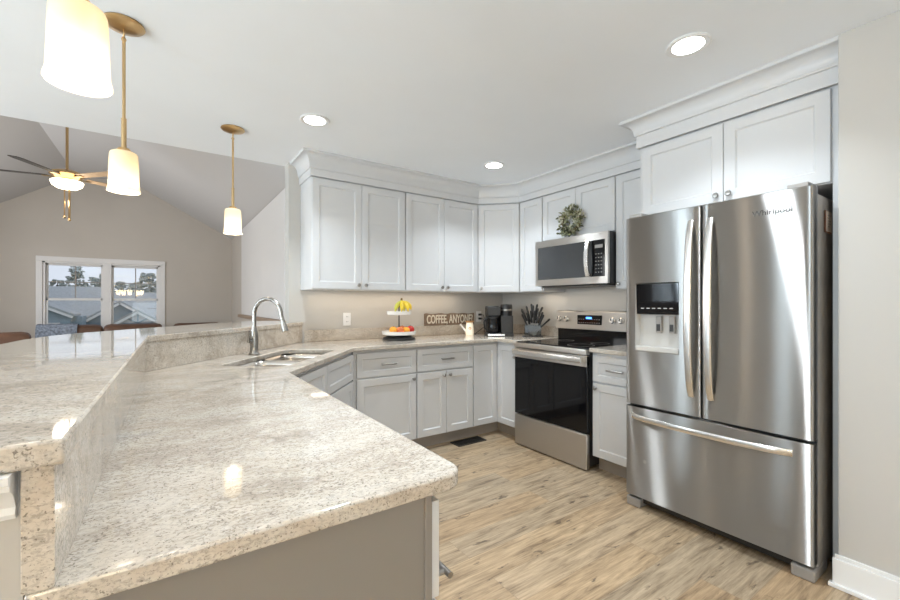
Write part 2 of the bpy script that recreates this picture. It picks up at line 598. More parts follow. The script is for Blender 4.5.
for (a, b_) in ((-1.765, -0.975), (-0.845, -0.115)):
    for (z0, z1, y) in ((0.65, 1.335, 0.03), (1.30, 1.975, 0.065)):
        mb = MB()
        mb.box(a, a + 0.03, y, y + 0.03, z0, z1).box(b_ - 0.03, b_, y, y + 0.03, z0, z1)
        mb.box(a, b_, y, y + 0.03, z0, z0 + 0.045).box(a, b_, y, y + 0.03, z1 - 0.035, z1)
        s = mb.build('sash', 'trimw', w, bevel=0.003)
        MB().box(a + 0.03, b_ - 0.03, y + 0.012, y + 0.016, z0 + 0.045, z1 - 0.035).build('pane', 'glass', s, smooth=False)
        if z0 > 1:
            m_ = (a + b_) / 2
            MB().box(m_ - 0.008, m_ + 0.008, y + 0.004, y + 0.024, z0 + 0.04, z1 - 0.03).box(a + 0.03, b_ - 0.03, y + 0.005, y + 0.023, 1.632, 1.648).build('muntin', 'grey', s)

# baseboards
def baseboard(name, x0, x1, y0, y1, label):
    mb = MB()
    dx = dy = 0
    mb.box(x0, x1, y0, y1, 0, 0.125)
    if x1 - x0 < y1 - y0:
        mb.box(x0 + 0.006, x1, y0, y1 - 0.006, 0.125, 0.142)
        mb.box(x0 - 0.012, x1, y0, y1 + 0.012, 0, 0.018)
    o = mb.build(name, 'trimw', bevel=0.003)
    return struct(o, label)


baseboard('baseboard_right', 2.414, 2.43, YR, 0.543, 'tall white baseboard along the wall beside the fridge')

# ------------------------------------------------------------------ cabinets
def shaker(mb, x0, x1, z0, z1, t=0.02, fr=0.056, y=0.0):
    if min(x1 - x0, z1 - z0) < 2.6 * fr:
        fr = min(x1 - x0, z1 - z0) * 0.27
    def rect(i, yy):
        return [(x0 + i, yy, z0 + i), (x1 - i, yy, z0 + i), (x1 - i, yy, z1 - i), (x0 + i, yy, z1 - i)]
    mb.loft([rect(0, y), rect(0, y - t + 0.002), rect(0.002, y - t), rect(fr, y - t), rect(fr + 0.007, y - t + 0.010)])
    return mb


def knob(parent, x, z, y=-0.02):
    MB().lathe([(0.0, 0), (0.0075, 0), (0.0055, 0.006), (0.006, 0.013), (0.0135, 0.017), (0.0155, 0.022), (0.012, 0.027), (0.0, 0.0285)],
               (x, y, z), (0, -1, 0), 16, False).build('knob', 'nickel', parent)


def pull(parent, x, z, y=-0.02, half=0.062):
    mb = MB()
    pts = [(x + half * s, y - 0.026 - 0.006 * (1 - s * s), z) for s in [k / 6 - 1 for k in range(13)]]
    mb.tube(pts, [0.0065 + 0.0012 * abs(k / 6 - 1) for k in range(13)], 10)
    for s in (-0.78, 0.78):
        mb.tube([(x + s * half, y, z), (x + s * half, y - 0.028, z)], [0.006, 0.0045], 10)
    mb.build('handle', 'nickel', parent)


def front(parent, kind, x0, x1, z0, z1, hw=None):
    o = shaker(MB(), x0, x1, z0, z1, fr=0.056 if kind == 'door' else 0.045).build(kind, 'cab', parent, smooth=False)
    if hw == 'pull':
        pull(o, (x0 + x1) / 2, (z0 + z1) / 2)
    elif hw:
        sx, sz = hw
        knob(o, x0 + 0.03 if sx == 'l' else x1 - 0.03, z1 - 0.035 if sz == 't' else z0 + 0.035)
    return o


BG, UG = 'grey base cabinets', 'grey upper cabinets'


def base_cab(label, x, y, rz, wd, fronts, depth=0.60, cat='base cabinet', side=None):
    t_ = thing('base_cabinet', label, cat, (x, y, 0), rz, BG)
    MB().box(0, wd, 0, depth, 0.114, 0.882).build('body', 'cab', t_, smooth=False)
    MB().box(0, wd, 0.075, 0.09, 0, 0.114).build('toe_kick', 'toe', t_, smooth=False)
    for f in fronts:
        front(t_, *f)
    return t_


DZ0, DZ1, OZ0, OZ1 = 0.672, 0.858, 0.120, 0.658
# back run, from the sink towards the corner
wd = 0.527
t_ = base_cab('grey base cabinet with one drawer over one door, next to the sink corner', 1.193, YB, 0, wd,
              [('drawer', 0.004, wd - 0.006, DZ0, DZ1, 'pull'), ('door', 0.004, wd - 0.006, OZ0, OZ1, ('r', 't'))])
MB().box(-0.022, 0, 0, 0.02, 0.114, 0.882).build('filler', 'cab', t_, smooth=False)
wd = 0.592
base_cab('grey base cabinet with one drawer over two doors, beside the lazy-susan corner', 1.720, YB, 0, wd,
         [('drawer', 0.006, wd - 0.005, DZ0, DZ1, 'pull'), ('door', 0.006, wd / 2 - 0.0015, OZ0, OZ1, ('r', 't')),
          ('door', wd / 2 + 0.0015, wd - 0.005, OZ0, OZ1, ('l', 't'))])
# corner cabinet, L shaped
t_ = thing('corner_base_cabinet', 'L-shaped grey corner base cabinet with two tall doors meeting in the corner', 'corner cabinet', (0, 0, 0), 0, BG)
xl = 2.3125
MB().prism([(xl, YB), (XB, YB), (XB, RY0 + 0.002), (XW - 0.004, RY0 + 0.002), (XW - 0.004, YW - 0.004), (xl, YW - 0.004)], 0.114, 0.882).build('body', 'cab', t_, smooth=False)
MB().prism([(xl, YB + 0.075), (XB + 0.075, YB + 0.075), (XB + 0.075, RY0 + 0.002), (XB + 0.09, RY0 + 0.002), (XB + 0.09, YB + 0.09), (xl, YB + 0.09)], 0, 0.114).build('toe_kick', 'toe', t_, smooth=False)
o = shaker(MB(), 0.005, XB - xl - 0.022, OZ0, DZ1, fr=0.052).build('door', 'cab', t_, smooth=False)
o.location = (xl, YB, 0)
o = shaker(MB(), 0.022, YB - RY0 - 0.006, OZ0, DZ1, fr=0.052).build('door', 'cab', t_, smooth=False)
o.location = (XB, YB, 0)
o.rotation_euler = (0, 0, -PI / 2)
knob(o, YB - RY0 - 0.035, 0.76)
# between range and fridge
wd = RY1 - 0.004 - 1.512
base_cab('narrow grey base cabinet with drawer and door between range and fridge', XB, RY1 - 0.004, -PI / 2, wd,
         [('drawer', 0.012, wd - 0.012, DZ0, DZ1, 'pull'), ('door', 0.012, wd - 0.012, OZ0, OZ1, ('l', 't'))])
# angled sink cabinet
SA, SB = Vector((0.455, 2.085)), Vector((1.160, 2.990))
sang = math.atan2(SB.y - SA.y, SB.x - SA.x)
slen = (SB - SA).length
t_ = thing('sink_base_cabinet', 'angled grey cabinet under the sink with false drawer fronts', 'sink cabinet', (SA.x, SA.y, 0), sang, BG)
R2 = Matrix.Rotation(-sang, 2)
loc2 = lambda p: tuple(R2 @ (Vector(p) - SA))
MB().prism([loc2(p) for p in ((0.4555, 2.09), (1.160, 2.995), (1.166, 3.60), (0.99, 3.60), (-0.05, 2.44), (-0.05, 2.09))], 0.114, 0.66).build('body', 'cab', t_, smooth=False)
MB().box(0.005, slen - 0.002, 0, 0.018, 0.655, 0.882).build('face_frame', 'cab', t_, smooth=False)
MB().box(0.0, slen, 0.075, 0.09, 0, 0.114).build('toe_kick', 'toe', t_, smooth=False)
h = slen / 2
front(t_, 'false_drawer_front', 0.03, h - 0.004, DZ0, DZ1)
front(t_, 'false_drawer_front', h + 0.004, slen - 0.022, DZ0, DZ1)
front(t_, 'door', 0.03, h - 0.002, OZ0, OZ1, ('r', 't'))
front(t_, 'door', h + 0.002, slen - 0.022, OZ0, OZ1, ('l', 't'))
# peninsula cabinets facing the range
PX = 0.42
for i, (y0, wd, lb) in enumerate(((0.668, 0.70, 'grey end cabinet of the peninsula with shade coloured into its side panel'),
                                  (1.370, 0.70, 'grey base cabinet under the peninsula counter beside the sink cabinet'))):
    t_ = thing('base_cabinet', lb, 'base cabinet', (PX, y0, 0), PI / 2, BG)
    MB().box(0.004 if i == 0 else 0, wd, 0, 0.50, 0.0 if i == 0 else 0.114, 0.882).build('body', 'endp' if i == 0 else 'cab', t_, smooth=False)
    if i == 0:
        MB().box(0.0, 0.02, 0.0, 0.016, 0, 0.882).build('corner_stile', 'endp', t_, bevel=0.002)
    front(t_, 'drawer', 0.006, wd - 0.006, DZ0, DZ1, 'pull' if i else None)
    front(t_, 'door', 0.006, wd / 2 - 0.002, OZ0, OZ1, ('r', 't'))
    front(t_, 'door', wd / 2 + 0.002, wd - 0.006, OZ0, OZ1, ('l', 't'))
    if i == 0:
        d0 = [k for k in bpy.data.objects if k.parent == t_ and k.name.startswith('drawer')][0]
        mb = MB()
        for px_ in (0.03, 0.19):
            mb.tube([(px_, -0.02, 0.696), (px_, -0.05, 0.696)], 0.0055, 10)
        mb.tube([(0.012, -0.05, 0.696), (0.215, -0.05, 0.696)], 0.0065, 12)
        mb.build('handle', 'nickel', d0)


def upper_cab(label, x, y, rz, wd, fronts, z0=UB, z1=UT, depth=0.303, cat='upper cabinet'):
    t_ = thing('upper_cabinet', label, cat, (x, y, z0), rz, UG)
    MB().box(0, wd, 0, depth, 0, z1 - z0 + 0.02).build('body', 'cab', t_, smooth=False)
    for f in fronts:
        front(t_, *f)
    return t_


XU0, XU1, XU2 = 0.947, 1.779, XW - 0.61
HU = UT - UB
wd = XU1 - XU0
upper_cab('grey two-door upper cabinet at the open end of the run, above the sink corner', XU0, YU, 0, wd,
          [('door', 0.004, wd / 2 - 0.0015, 0.006, HU, ('r', 'b')), ('door', wd / 2 + 0.0015, wd - 0.007, 0.006, HU, ('l', 'b'))])
wd = XU2 - XU1
upper_cab('grey two-door upper cabinet above the coffee sign', XU1, YU, 0, wd,
          [('door', 0.007, wd / 2 - 0.0015, 0.006, HU, ('r', 'b')), ('door', wd / 2 + 0.0015, wd - 0.012, 0.006, HU, ('l', 'b'))])
# diagonal corner upper
YU2 = YW - 0.61
t_ = thing('corner_upper_cabinet', 'single-door grey upper cabinet set diagonally across the corner', 'corner cabinet', (XU2, YU, UB), -PI / 4, UG)
dl = (XU - XU2) * math.sqrt(2)
Rm = Matrix.Rotation(PI / 4, 2)
pl = [tuple(Rm @ (Vector(p) - Vector((XU2, YU)))) for p in ((XU2, YU), (XU, YU2), (XW - 0.004, YU2), (XW - 0.004, YW - 0.004), (XU2, YW - 0.004))]
MB().prism(pl, 0, HU + 0.02).build('body', 'cab', t_, smooth=False)
front(t_, 'door', 0.012, dl - 0.012, 0.006, HU, ('l', 'b'))
# range wall uppers
wd = YU2 - RY0
upper_cab('narrow single-door grey upper cabinet between corner and microwave', XU, YU2, -PI / 2, wd, [('door', 0.012, wd - 0.006, 0.006, HU, None)])
wd = RY0 - RY1
ZM = 1.812
upper_cab('short two-door grey cabinet above the microwave', XU, RY0, -PI / 2, wd,
          [('door', 0.006, wd / 2 - 0.0015, 0.004, UT - ZM, None), ('door', wd / 2 + 0.0015, wd - 0.006, 0.004, UT - ZM, None)], z0=ZM)
wd = RY1 - 1.512
upper_cab('single-door grey upper cabinet between microwave and fridge', XU, RY1, -PI / 2, wd, [('door', 0.006, wd - 0.006, 0.006, HU, ('l', 'b'))])
# over-fridge cabinet with its side panel
FX = 2.55
FCB, FCT = 1.800, 2.240
t_ = thing('fridge_cabinet', 'deep two-door grey cabinet above the refrigerator', 'upper cabinet', (FX, FY0, FCB), -PI / 2, UG)
wd = FY0 - 0.575
MB().box(0, wd + 0.046, 0, XW - FX - 0.004, 0, FCT - FCB + 0.02).build('body', 'cab', t_, smooth=False)
front(t_, 'door', 0.004, wd / 2 + 0.012, 0.004, FCT - FCB - 0.005, ('r', 'b'))
front(t_, 'door', wd / 2 + 0.015, wd, 0.004, FCT - FCB - 0.005, ('l', 'b'))
MB().box(-0.018, -0.0005, -0.004, XW - FX - 0.004, -FCB, FCT - FCB + 0.02).build('side_panel', 'cab', t_, smooth=False)
MB().box(wd + 0.005, wd + 0.046, -0.004, 0.01, -FCB, FCT - FCB + 0.02).build('filler', 'cab', t_, smooth=False)


# crown moulding: frieze board and cove
def offset_path(path, d):
    # offset an open polyline to the front by d with mitred corners
    out = []
    P_ = [Vector(p) for p in path]
    ns = []
    for a, b_ in zip(P_, P_[1:]):
        e = (b_ - a).normalized()
        ns.append(Vector((e.y, -e.x)))
    for i, p in enumerate(P_):
        if i == 0:
            out.append(p + ns[0] * d)
        elif i == len(P_) - 1:
            out.append(p + ns[-1] * d)
        else:
            n = (ns[i - 1] + ns[i]).normalized()
            out.append(p + n * (d / n.dot(ns[i])))
    return out


def crown(name, path, zb, zf, zt, label, proj=0.088):
    prof = [(0.0, zb), (0.012, zb), (0.012, zf - 0.006), (0.022, zf - 0.003), (0.022, zf + 0.006)]
    for k in range(9):
        a = k / 8 * PI / 2
        prof.append((0.024 + (proj - 0.034) * (1 - math.cos(a)), zf + 0.008 + (zt - 0.018 - zf - 0.008) * math.sin(a)))
    prof += [(proj - 0.004, zt - 0.018), (proj, zt - 0.014), (proj, zt), (0.0, zt)]
    cols = [offset_path(path, d) for d, z in prof]
    rings = [[(cols[j][i].x, cols[j][i].y, prof[j][1]) for j in range(len(prof))] for i in range(len(path))]
    return struct(MB().loft(rings).build(name, 'cab'), label)


d2 = 0.02
pth = [(XU0, YW), (XU0, YU - d2), (XU2 - 0.008, YU - d2), (XU - d2, YU2 - 0.008), (XU - d2, FY0 + 0.0185)]
crown('trim_2', pth, UT + 0.006, 2.306, CEIL, 'grey crown moulding above the upper cabinets')
crown('trim_3', [(XU - 0.10, FY0 + 0.018), (FX - d2, FY0 + 0.018), (FX - d2, 0.5275)], FCT + 0.004, 2.325, CEIL, 'grey crown moulding above the fridge cabinet')

# ------------------------------------------------------------------ stone worktops
def arc(c, r, a0, a1, n=6):
    return [(c[0] + r * math.cos(a0 + (a1 - a0) * k / n), c[1] + r * math.sin(a0 + (a1 - a0) * k / n)) for k in range(n + 1)]


XP = 0.487
poly = [(-0.130, 0.647)] + arc((XP - 0.045, 0.647 + 0.045), 0.045, -PI / 2, 0) + [(XP, 2.06), (1.165, 2.949), (XB - 0.045, 2.949), (XB - 0.045, RY0 + 0.004),
        (XW - 0.003, RY0 + 0.004), (XW - 0.003, YW - 0.003), (0.974, YW - 0.003), (-0.098, 2.455), (-0.130, 2.40)]
ctop = MB().prism(poly, CT - 0.031, CT).build('countertop', 'granite')
# sink cut-out, turned with the sink cabinet
UAX = Vector((0.615, 0.788)); VAX = Vector((-0.788, 0.615))
SKC = Vector((0.612, 2.675))
def skp(u, v):
    p = SKC + UAX * u + VAX * v
    return (p.x, p.y)
def sk_rect(hu, hv, r, n=5):
    pts = []
    for sx, sy, a in ((1, -1, -PI / 2), (1, 1, 0), (-1, 1, PI / 2), (-1, -1, PI)):
        for k in range(n + 1):
            q = a + PI / 2 * k / n
            pts.append((sx * (hu - r) + r * math.cos(q), sy * (hv - r) + r * math.sin(q)))
    return pts
cut = MB().prism([skp(u, v) for u, v in sk_rect(0.395, 0.185, 0.07)], CT - 0.1, CT + 0.1).build('cutter', 'granite')
bool_cut(ctop, cut)
ctop.data.shade_smooth(); ctop.data.set_sharp_from_angle(angle=math.radians(35))
b_ = ctop.modifiers.new('bevel', 'BEVEL'); b_.width = 0.005; b_.segments = 3; b_.limit_method = 'ANGLE'; b_.angle_limit = math.radians(50)
tag(ctop, 'speckled cream granite worktop running from the peninsula around the sink to the range', 'countertop')
o = MB().box(XB - 0.045, XW - 0.003, 1.514, RY1 - 0.004, CT - 0.031, CT).build('countertop', 'granite', bevel=0.004)
tag(o, 'short granite worktop between the range and the fridge', 'countertop')
# low backsplash along the two walls
BSZ = CT + 0.100
bs = [(0.99, YW - 0.002), (XW - 0.002, YW - 0.002), (XW - 0.002, RY0 + 0.004), (XW - 0.022, RY0 + 0.004), (XW - 0.022, YW - 0.022), (0.972, YW - 0.022)]
o = MB().prism(bs, CT + 0.0005, BSZ).build('backsplash', 'granite', bevel=0.002)
tag(o, 'low granite backsplash along the cabinet wall behind fruit and coffee maker', 'backsplash')
o = MB().box(XW - 0.022, XW - 0.002, 1.514, RY1 - 0.004, CT + 0.0005, BSZ).build('backsplash', 'granite', bevel=0.002)
tag(o, 'short granite backsplash piece beside the fridge behind the range', 'backsplash')
# raised bar: upright slab, top slab and the wall that carries them
BZ = 1.085
o = MB().prism([(-0.104, 0.647), (-0.076, 2.448), (0.962, 3.607), (0.922, 3.607), (-0.104, 2.462), (-0.132, 0.647)], CT + 0.0005, BZ - 0.030).build('bar_backsplash', 'granite', bevel=0.001)
tag(o, 'upright granite slab between the lower worktop and the raised bar', 'backsplash')
# its lower end runs down past the worktop edge
tp = [(-0.094, 0.640), (-0.066, 2.452), (0.971, 3.6075), (0.848, 3.6075), (0.848, 3.735), (0.845, 3.95), (0.64, 4.08)]
tp += [(0.30, 3.79), (-0.38, 2.90), (-0.46, 2.72), (-0.505, 2.50), (-0.52, 2.25), (-0.53, 0.640)]
o = MB().prism(tp, BZ - 0.030, BZ).build('bar_counter', 'granite', bevel=0.004, seg=3)
tag(o, 'raised granite bar counter bending around the sink, glossy with window reflections', 'bar counter')
kn = [(-0.1325, 0.660), (-0.1055, 2.462), (0.921, 3.607), (0.848, 3.607), (0.80, 3.75), (-0.22, 2.52), (-0.255, 0.660)]
o = MB().prism(kn, 0, BZ - 0.0305).build('wall_bar', 'wall', smooth=False)
struct(o, 'half wall carrying the raised bar')
o = MB().box(-0.131, -0.1045, 0.6475, 0.66, 0.0, CT - 0.0315).build('trim_4', 'granite', smooth=False)
struct(o, 'granite strip down the end of the half wall')
crown_pts = [(0.0, 1.000), (0.006, 1.000), (0.009, 1.006), (0.006, 1.013), (0.008, 1.016), (0.012, 1.024), (0.020, 1.033), (0.029, 1.038), (0.030, 1.044), (0.033, 1.046), (0.033, 1.0545), (0.0, 1.0545)]
mpath = [(-0.2555, 2.20), (-0.2555, 0.6598), (-0.137, 0.6598)]
cols = [offset_path(mpath, d) for d, z in crown_pts]
rings = [[(cols[j][i].x, cols[j][i].y, crown_pts[j][1]) for j in range(len(crown_pts))] for i in range(3)]
o = MB().loft(rings).build('trim_5', 'trimw')
struct(o, 'white moulding under the end of the raised bar')

# ------------------------------------------------------------------ sink and faucet
sk = thing('kitchen_sink', 'undermount double-bowl stainless sink set at an angle below the faucet', 'sink', (SKC.x, SKC.y, CT - 0.031), math.atan2(UAX.y, UAX.x))
for (u0, hu, dp) in ((-0.185, 0.212, 0.20), (0.222, 0.177, 0.17)):
    rings = []
    for (f, z) in ((1.0, -0.0005), (0.985, -0.03), (0.96, -dp + 0.03), (0.86, -dp)):
        rings.append([(u0 + u * f, v * f, z) for u, v in sk_rect(hu, 0.187, 0.06)])
    mb = MB()
    mb.loft(rings[::-1], cap=False)
    mb.face([mb.bm.verts.new(p) for p in rings[-1]])
    bmesh.ops.remove_doubles(mb.bm, verts=mb.bm.verts, dist=1e-5)
    bo = mb.build('bowl', 'sink', sk)
    sm = bo.modifiers.new('solid', 'SOLIDIFY'); sm.thickness = 0.002
    MB().lathe([(0.0, -dp + 0.002), (0.042, -dp + 0.002), (0.045, -dp + 0.004), (0.03, -dp + 0.001)], (u0, 0, 0), seg=20, cap=False).build('drain', 'nickel', sk)

fc = thing('faucet', 'brushed-nickel gooseneck pull-down faucet behind the sink', 'faucet', (0.470, 2.892, CT + 0.0005), math.atan2(-VAX.y, -VAX.x) - math.radians(14))
MB().lathe([(0.0, 0), (0.033, 0), (0.033, 0.006), (0.026, 0.014), (0.024, 0.05), (0.0265, 0.09), (0.024, 0.135), (0.0165, 0.165), (0.014, 0.18), (0, 0.181)], seg=24, cap=False).build('body', 'tapnickel', fc)
R_ = 0.104
pts = [(0, 0, 0.15), (0, 0, 0.20), (0, 0, 0.252)] + [(R_ - R_ * math.cos(a), 0, 0.252 + R_ * 1.0 * math.sin(a)) for a in [PI * k / 16 for k in range(1, 17)]]
pts[-1] = (2 * R_, 0, 0.252)
MB().tube(pts + [(2 * R_ + 0.010, 0, 0.225)], 0.0128, 16).build('spout', 'tapnickel', fc)
MB().lathe([(0, 0), (0.0135, 0), (0.0145, 0.012), (0.0165, 0.03), (0.0205, 0.062), (0.021, 0.072), (0.0, 0.072)], (2 * R_ + 0.011, 0, 0.222), (0.30, 0, -1), 18, False).build('spray_head', 'tapnickel', fc)
mb = MB()
mb.tube([(0, -0.020, 0.085), (0, -0.046, 0.09)], [0.014, 0.013], 14)
mb.tube([(0.0, -0.046, 0.085), (0.012, -0.058, 0.12), (0.022, -0.066, 0.155)], [0.009, 0.007, 0.0055], 12)
mb.build('lever', 'tapnickel', fc)

# ------------------------------------------------------------------ range
rg = thing('electric_range', 'stainless electric range with black glass oven door and back panel', 'range', (2.552, RY0, 0), -PI / 2)
W = RY0 - RY1
MB().box(0.003, W - 0.003, 0.03, 0.64, 0.03, 0.895).build('body', 'black', rg, smooth=False)
for x in (0.05, W - 0.05):
    for y in (0.08, 0.58):
        MB().lathe([(0.018, 0), (0.018, 0.03)], (x, y, 0), seg=12).build('foot', 'black', rg)
MB().box(0.002, W - 0.002, 0.0, 0.035, 0.012, 0.272).build('drawer', 'range_steel', rg, bevel=0.004)
d = MB().box(0.002, W - 0.002, 0.0, 0.035, 0.279, 0.852).build('door', 'blackgl', rg, bevel=0.003)
MB().box(0.002, W - 0.002, -0.003, 0.034, 0.772, 0.8525).build('top_band', 'range_steel', d, bevel=0.003)
mb = MB()
mb.loft([[(0.02 + (W - 0.04) * s, -0.045 - 0.010 * (1 - (2 * s - 1) ** 2) + yy, 0.826 + zz) for yy, zz in ((0.008, -0.021), (-0.006, -0.021), (-0.009, -0.010), (-0.009, 0.010), (-0.006, 0.021), (0.008, 0.021))] for s in [k / 12 for k in range(13)]])
for x in (0.045, W - 0.045):
    mb.box(x - 0.014, x + 0.014, -0.042, -0.002, 0.812, 0.840)
mb.build('handle', 'steel_hi', d)
MB().box(0.001, W - 0.001, -0.012, 0.04, 0.858, 0.899).build('front_rim', 'range_steel', rg, bevel=0.008, seg=3)
ck = MB().box(0.001, W - 0.001, 0.030, 0.62, 0.897, 0.908).build('cooktop', 'blackgl', rg, bevel=0.003)
for x, y, r in ((0.20, 0.19, 0.095), (0.20, 0.44, 0.075), (0.56, 0.19, 0.105), (0.56, 0.44, 0.075)):
    mb = MB()
    mb.lathe([(r, 0.9082), (r, 0.9086), (r - 0.003, 0.9086), (r - 0.003, 0.9082)], (x, y, 0), seg=36, cap=False)
    mb.build('burner_ring', 'grey', ck)
bgd = MB().box(0.003, W - 0.003, 0.565, 0.645, 0.905, 1.012).build('backguard', 'blackgl', rg, bevel=0.003)
bp = MB()
bp.loft([[(x, 0.538, 1.008), (x, 0.548, 1.166), (x, 0.562, 1.176), (x, 0.645, 1.176), (x, 0.645, 1.008)] for x in (0.001, W - 0.001)])
bp = bp.build('control_panel', 'range_steel', rg, bevel=0.003)
for x in (0.045, 0.130, 0.612, 0.690):
    k = MB().lathe([(0.0, 0), (0.027, 0), (0.026, 0.012), (0.021, 0.016), (0.0195, 0.030), (0.0, 0.031)], (x, 0.5425, 1.098), (0, -1, 0.06), 22, False).build('knob', 'steel_hi', bp)
    MB().box(x - 0.0025, x + 0.0025, 0.508, 0.512, 1.098, 1.118).build('pointer', 'black', k)
dsp = MB().box(0.25, 0.505, 0.5385, 0.55, 1.055, 1.138).build('display', 'blackgl', bp, bevel=0.002)
MB().box(0.345, 0.405, 0.5375, 0.5384, 1.104, 1.122).build('clock_light', 'bluelit', dsp, smooth=False)
mb = MB()
for i in range(10):
    for j in range(2):
        if not (3 <= i <= 5 and j == 1):
            mb.box(0.264 + i * 0.0235, 0.276 + i * 0.0235, 0.5378, 0.5384, 1.068 + j * 0.030, 1.073 + j * 0.030)
mb.build('marking', 'grey', dsp, smooth=False)

# ------------------------------------------------------------------ microwave
mw = thing('microwave', 'stainless over-the-range microwave hung under the short cabinet', 'microwave', (2.810, RY0 - 0.002, 1.400), -PI / 2)
W = 0.757
MB().box(0, W, 0.022, 0.40, 0.0, 0.405).build('body', 'black', mw, bevel=0.003)
mb = MB()
mb.box(0, W, 0, 0.0225, 0.0, 0.055).box(0, W, 0, 0.0225, 0.345, 0.405).box(0, 0.030, 0, 0.0225, 0.055, 0.345).box(W - 0.026, W, 0, 0.0225, 0.055, 0.345)
mb.build('front_frame', 'range_steel', mw)
MB().box(0.030, 0.612, 0.003, 0.02, 0.055, 0.345).build('door', 'mwglass', mw, bevel=0.002)
mb = MB()
zz = [0.055 + 0.29 * k / 12 for k in range(13)]
mb.loft([[(0.572 + xx, -0.024 - 0.026 * (1 - ((k - 6) / 6) ** 2) + yy, zz[k]) for xx, yy in ((0, 0.006), (0, -0.006), (0.036, -0.006), (0.036, 0.006))] for k in range(13)])
mb.box(0.576, 0.604, -0.020, 0.004, 0.058, 0.082).box(0.576, 0.604, -0.020, 0.004, 0.318, 0.342)
mb.build('handle', 'steel_hi', mw, bevel=0.003)
kp = MB().box(0.614, W - 0.026, -0.0005, 0.02, 0.055, 0.345).build('control_panel', 'blackgl', mw, bevel=0.002)
MB().box(0.640, 0.712, -0.0012, 0.0005, 0.280, 0.306).build('display', 'grey', kp)
mb = MB()
for i in range(3):
    for j in range(6):
        mb.box(0.644 + i * 0.025, 0.656 + i * 0.025, -0.0012, 0.0005, 0.085 + j * 0.029, 0.092 + j * 0.029)
mb.build('button', 'grey', kp, smooth=False)
MB().box(0.04, W - 0.04, 0.05, 0.38, -0.012, 0.001).build('underside_grille', 'dark', mw, smooth=False)

# ------------------------------------------------------------------ wreath leaning on the short cabinet
wr = thing('leafy_wreath', 'small green and cream leaf wreath standing on the microwave', 'wreath', (XU - 0.055, 2.330, 1.808), -PI / 2)
R_ = 0.084
cz = 0.138
MB().tube([(R_ * math.cos(a), 0.004, cz + R_ * math.sin(a)) for a in [2 * PI * k / 32 for k in range(33)]], 0.016, 8, False).build('twig_ring', 'stalk', wr)
rnd = random.Random(3)
for nm, mt, n, s in (('dark_leaves', 'leafd', 130, 0.040), ('sage_leaves', 'leafg', 230, 0.040), ('cream_leaves', 'leafl', 210, 0.032)):
    mb = MB()
    for k in range(n):
        a = rnd.random() * 2 * PI
        if nm == 'dark_leaves' and rnd.random() < 0.7:
            a = PI * 1.15 + rnd.random() * 1.2
        rr = R_ + rnd.gauss(0, 0.021)
        c_ = Vector((rr * math.cos(a), rnd.uniform(-0.035, 0.018), cz + rr * math.sin(a)))
        d_ = Vector((math.cos(a) * rnd.uniform(-0.4, 1.0) + rnd.gauss(0, 0.5), rnd.gauss(-0.2, 0.5), math.sin(a) * rnd.uniform(-0.4, 1.0) + rnd.gauss(0, 0.5))).normalized()
        w_ = d_.cross(Vector((rnd.gauss(0, 1), -1, rnd.gauss(0, 1)))).normalized()
        L_ = s * rnd.uniform(0.7, 1.2)
        n_ = d_.cross(w_) * 0.0025
        p = [c_, c_ + d_ * L_ * 0.5 + w_ * L_ * 0.26 + n_, c_ + d_ * L_, c_ + d_ * L_ * 0.5 - w_ * L_ * 0.26 + n_]
        if min(q.z for q in p) < 0.003:
            continue
        for q in p:
            q.y = min(q.y, 0.020)
        vs = [mb.bm.verts.new(q) for q in p]
        mb.face([vs[0], vs[1], vs[2]]); mb.face([vs[0], vs[2], vs[3]])
    mb.build(nm, mt, wr, smooth=False)

# ------------------------------------------------------------------ refrigerator
FW = FY0 - FY1
fr = thing('refrigerator', 'stainless French-door refrigerator with water dispenser and bottom freezer drawer', 'refrigerator', (2.348, FY0, 0), -PI / 2)
MB().box(0.004, FW - 0.004, 0.068, 0.80, 0.035, 1.735).build('body', 'steel_side', fr, bevel=0.004)


def bow_panel(x0, x1, z0, z1, hole=None, bow=0.003, th=0.06, n=18):
    # a slightly convex door skin; hole = (hx0, hx1, hz0, hz1) is left open and returned to the back
    def yf(x):
        s = (x - FW / 2) / (FW / 2)
        e = min(x - x0, x1 - x) / 0.012
        rnd_ = 0.010 * (1 - math.sqrt(max(0, 1 - (1 - min(1, e)) ** 2)))
        return bow * s * s + rnd_
    xs = [x0, x0 + 0.0015, x0 + 0.004, x0 + 0.008, x0 + 0.012] + [x0 + 0.012 + (x1 - x0 - 0.024) * k / n for k in range(1, n)] + [x1 - 0.012, x1 - 0.008, x1 - 0.004, x1 - 0.0015, x1]
    zs = [z0, z1]
    if hole:
        xs = sorted([x for x in xs if abs(x - hole[0]) > 0.004 and abs(x - hole[1]) > 0.004] + [hole[0], hole[1]])
        zs = [z0, hole[2], hole[3], z1]
    mb = MB()
    F = [[mb.bm.verts.new((x, yf(x), z)) for z in zs] for x in xs]
    B = [[mb.bm.verts.new((x, th, z)) for z in zs] for x in xs]
    for i in range(len(xs) - 1):
        for j in range(len(zs) - 1):
            if hole and hole[0] - 1e-6 <= xs[i] < hole[1] - 1e-6 and j == 1:
                continue
            mb.face([F[i][j], F[i + 1][j], F[i + 1][j + 1], F[i][j + 1]])
            mb.face([B[i][j], B[i][j + 1], B[i + 1][j + 1], B[i + 1][j]])
        mb.face([F[i][0], B[i][0], B[i + 1][0], F[i + 1][0]])
        mb.face([F[i][-1], F[i + 1][-1], B[i + 1][-1], B[i][-1]])
    for j in range(len(zs) - 1):
        mb.face([F[0][j], F[0][j + 1], B[0][j + 1], B[0][j]])
        mb.face([F[-1][j], B[-1][j], B[-1][j + 1], F[-1][j + 1]])
    return mb


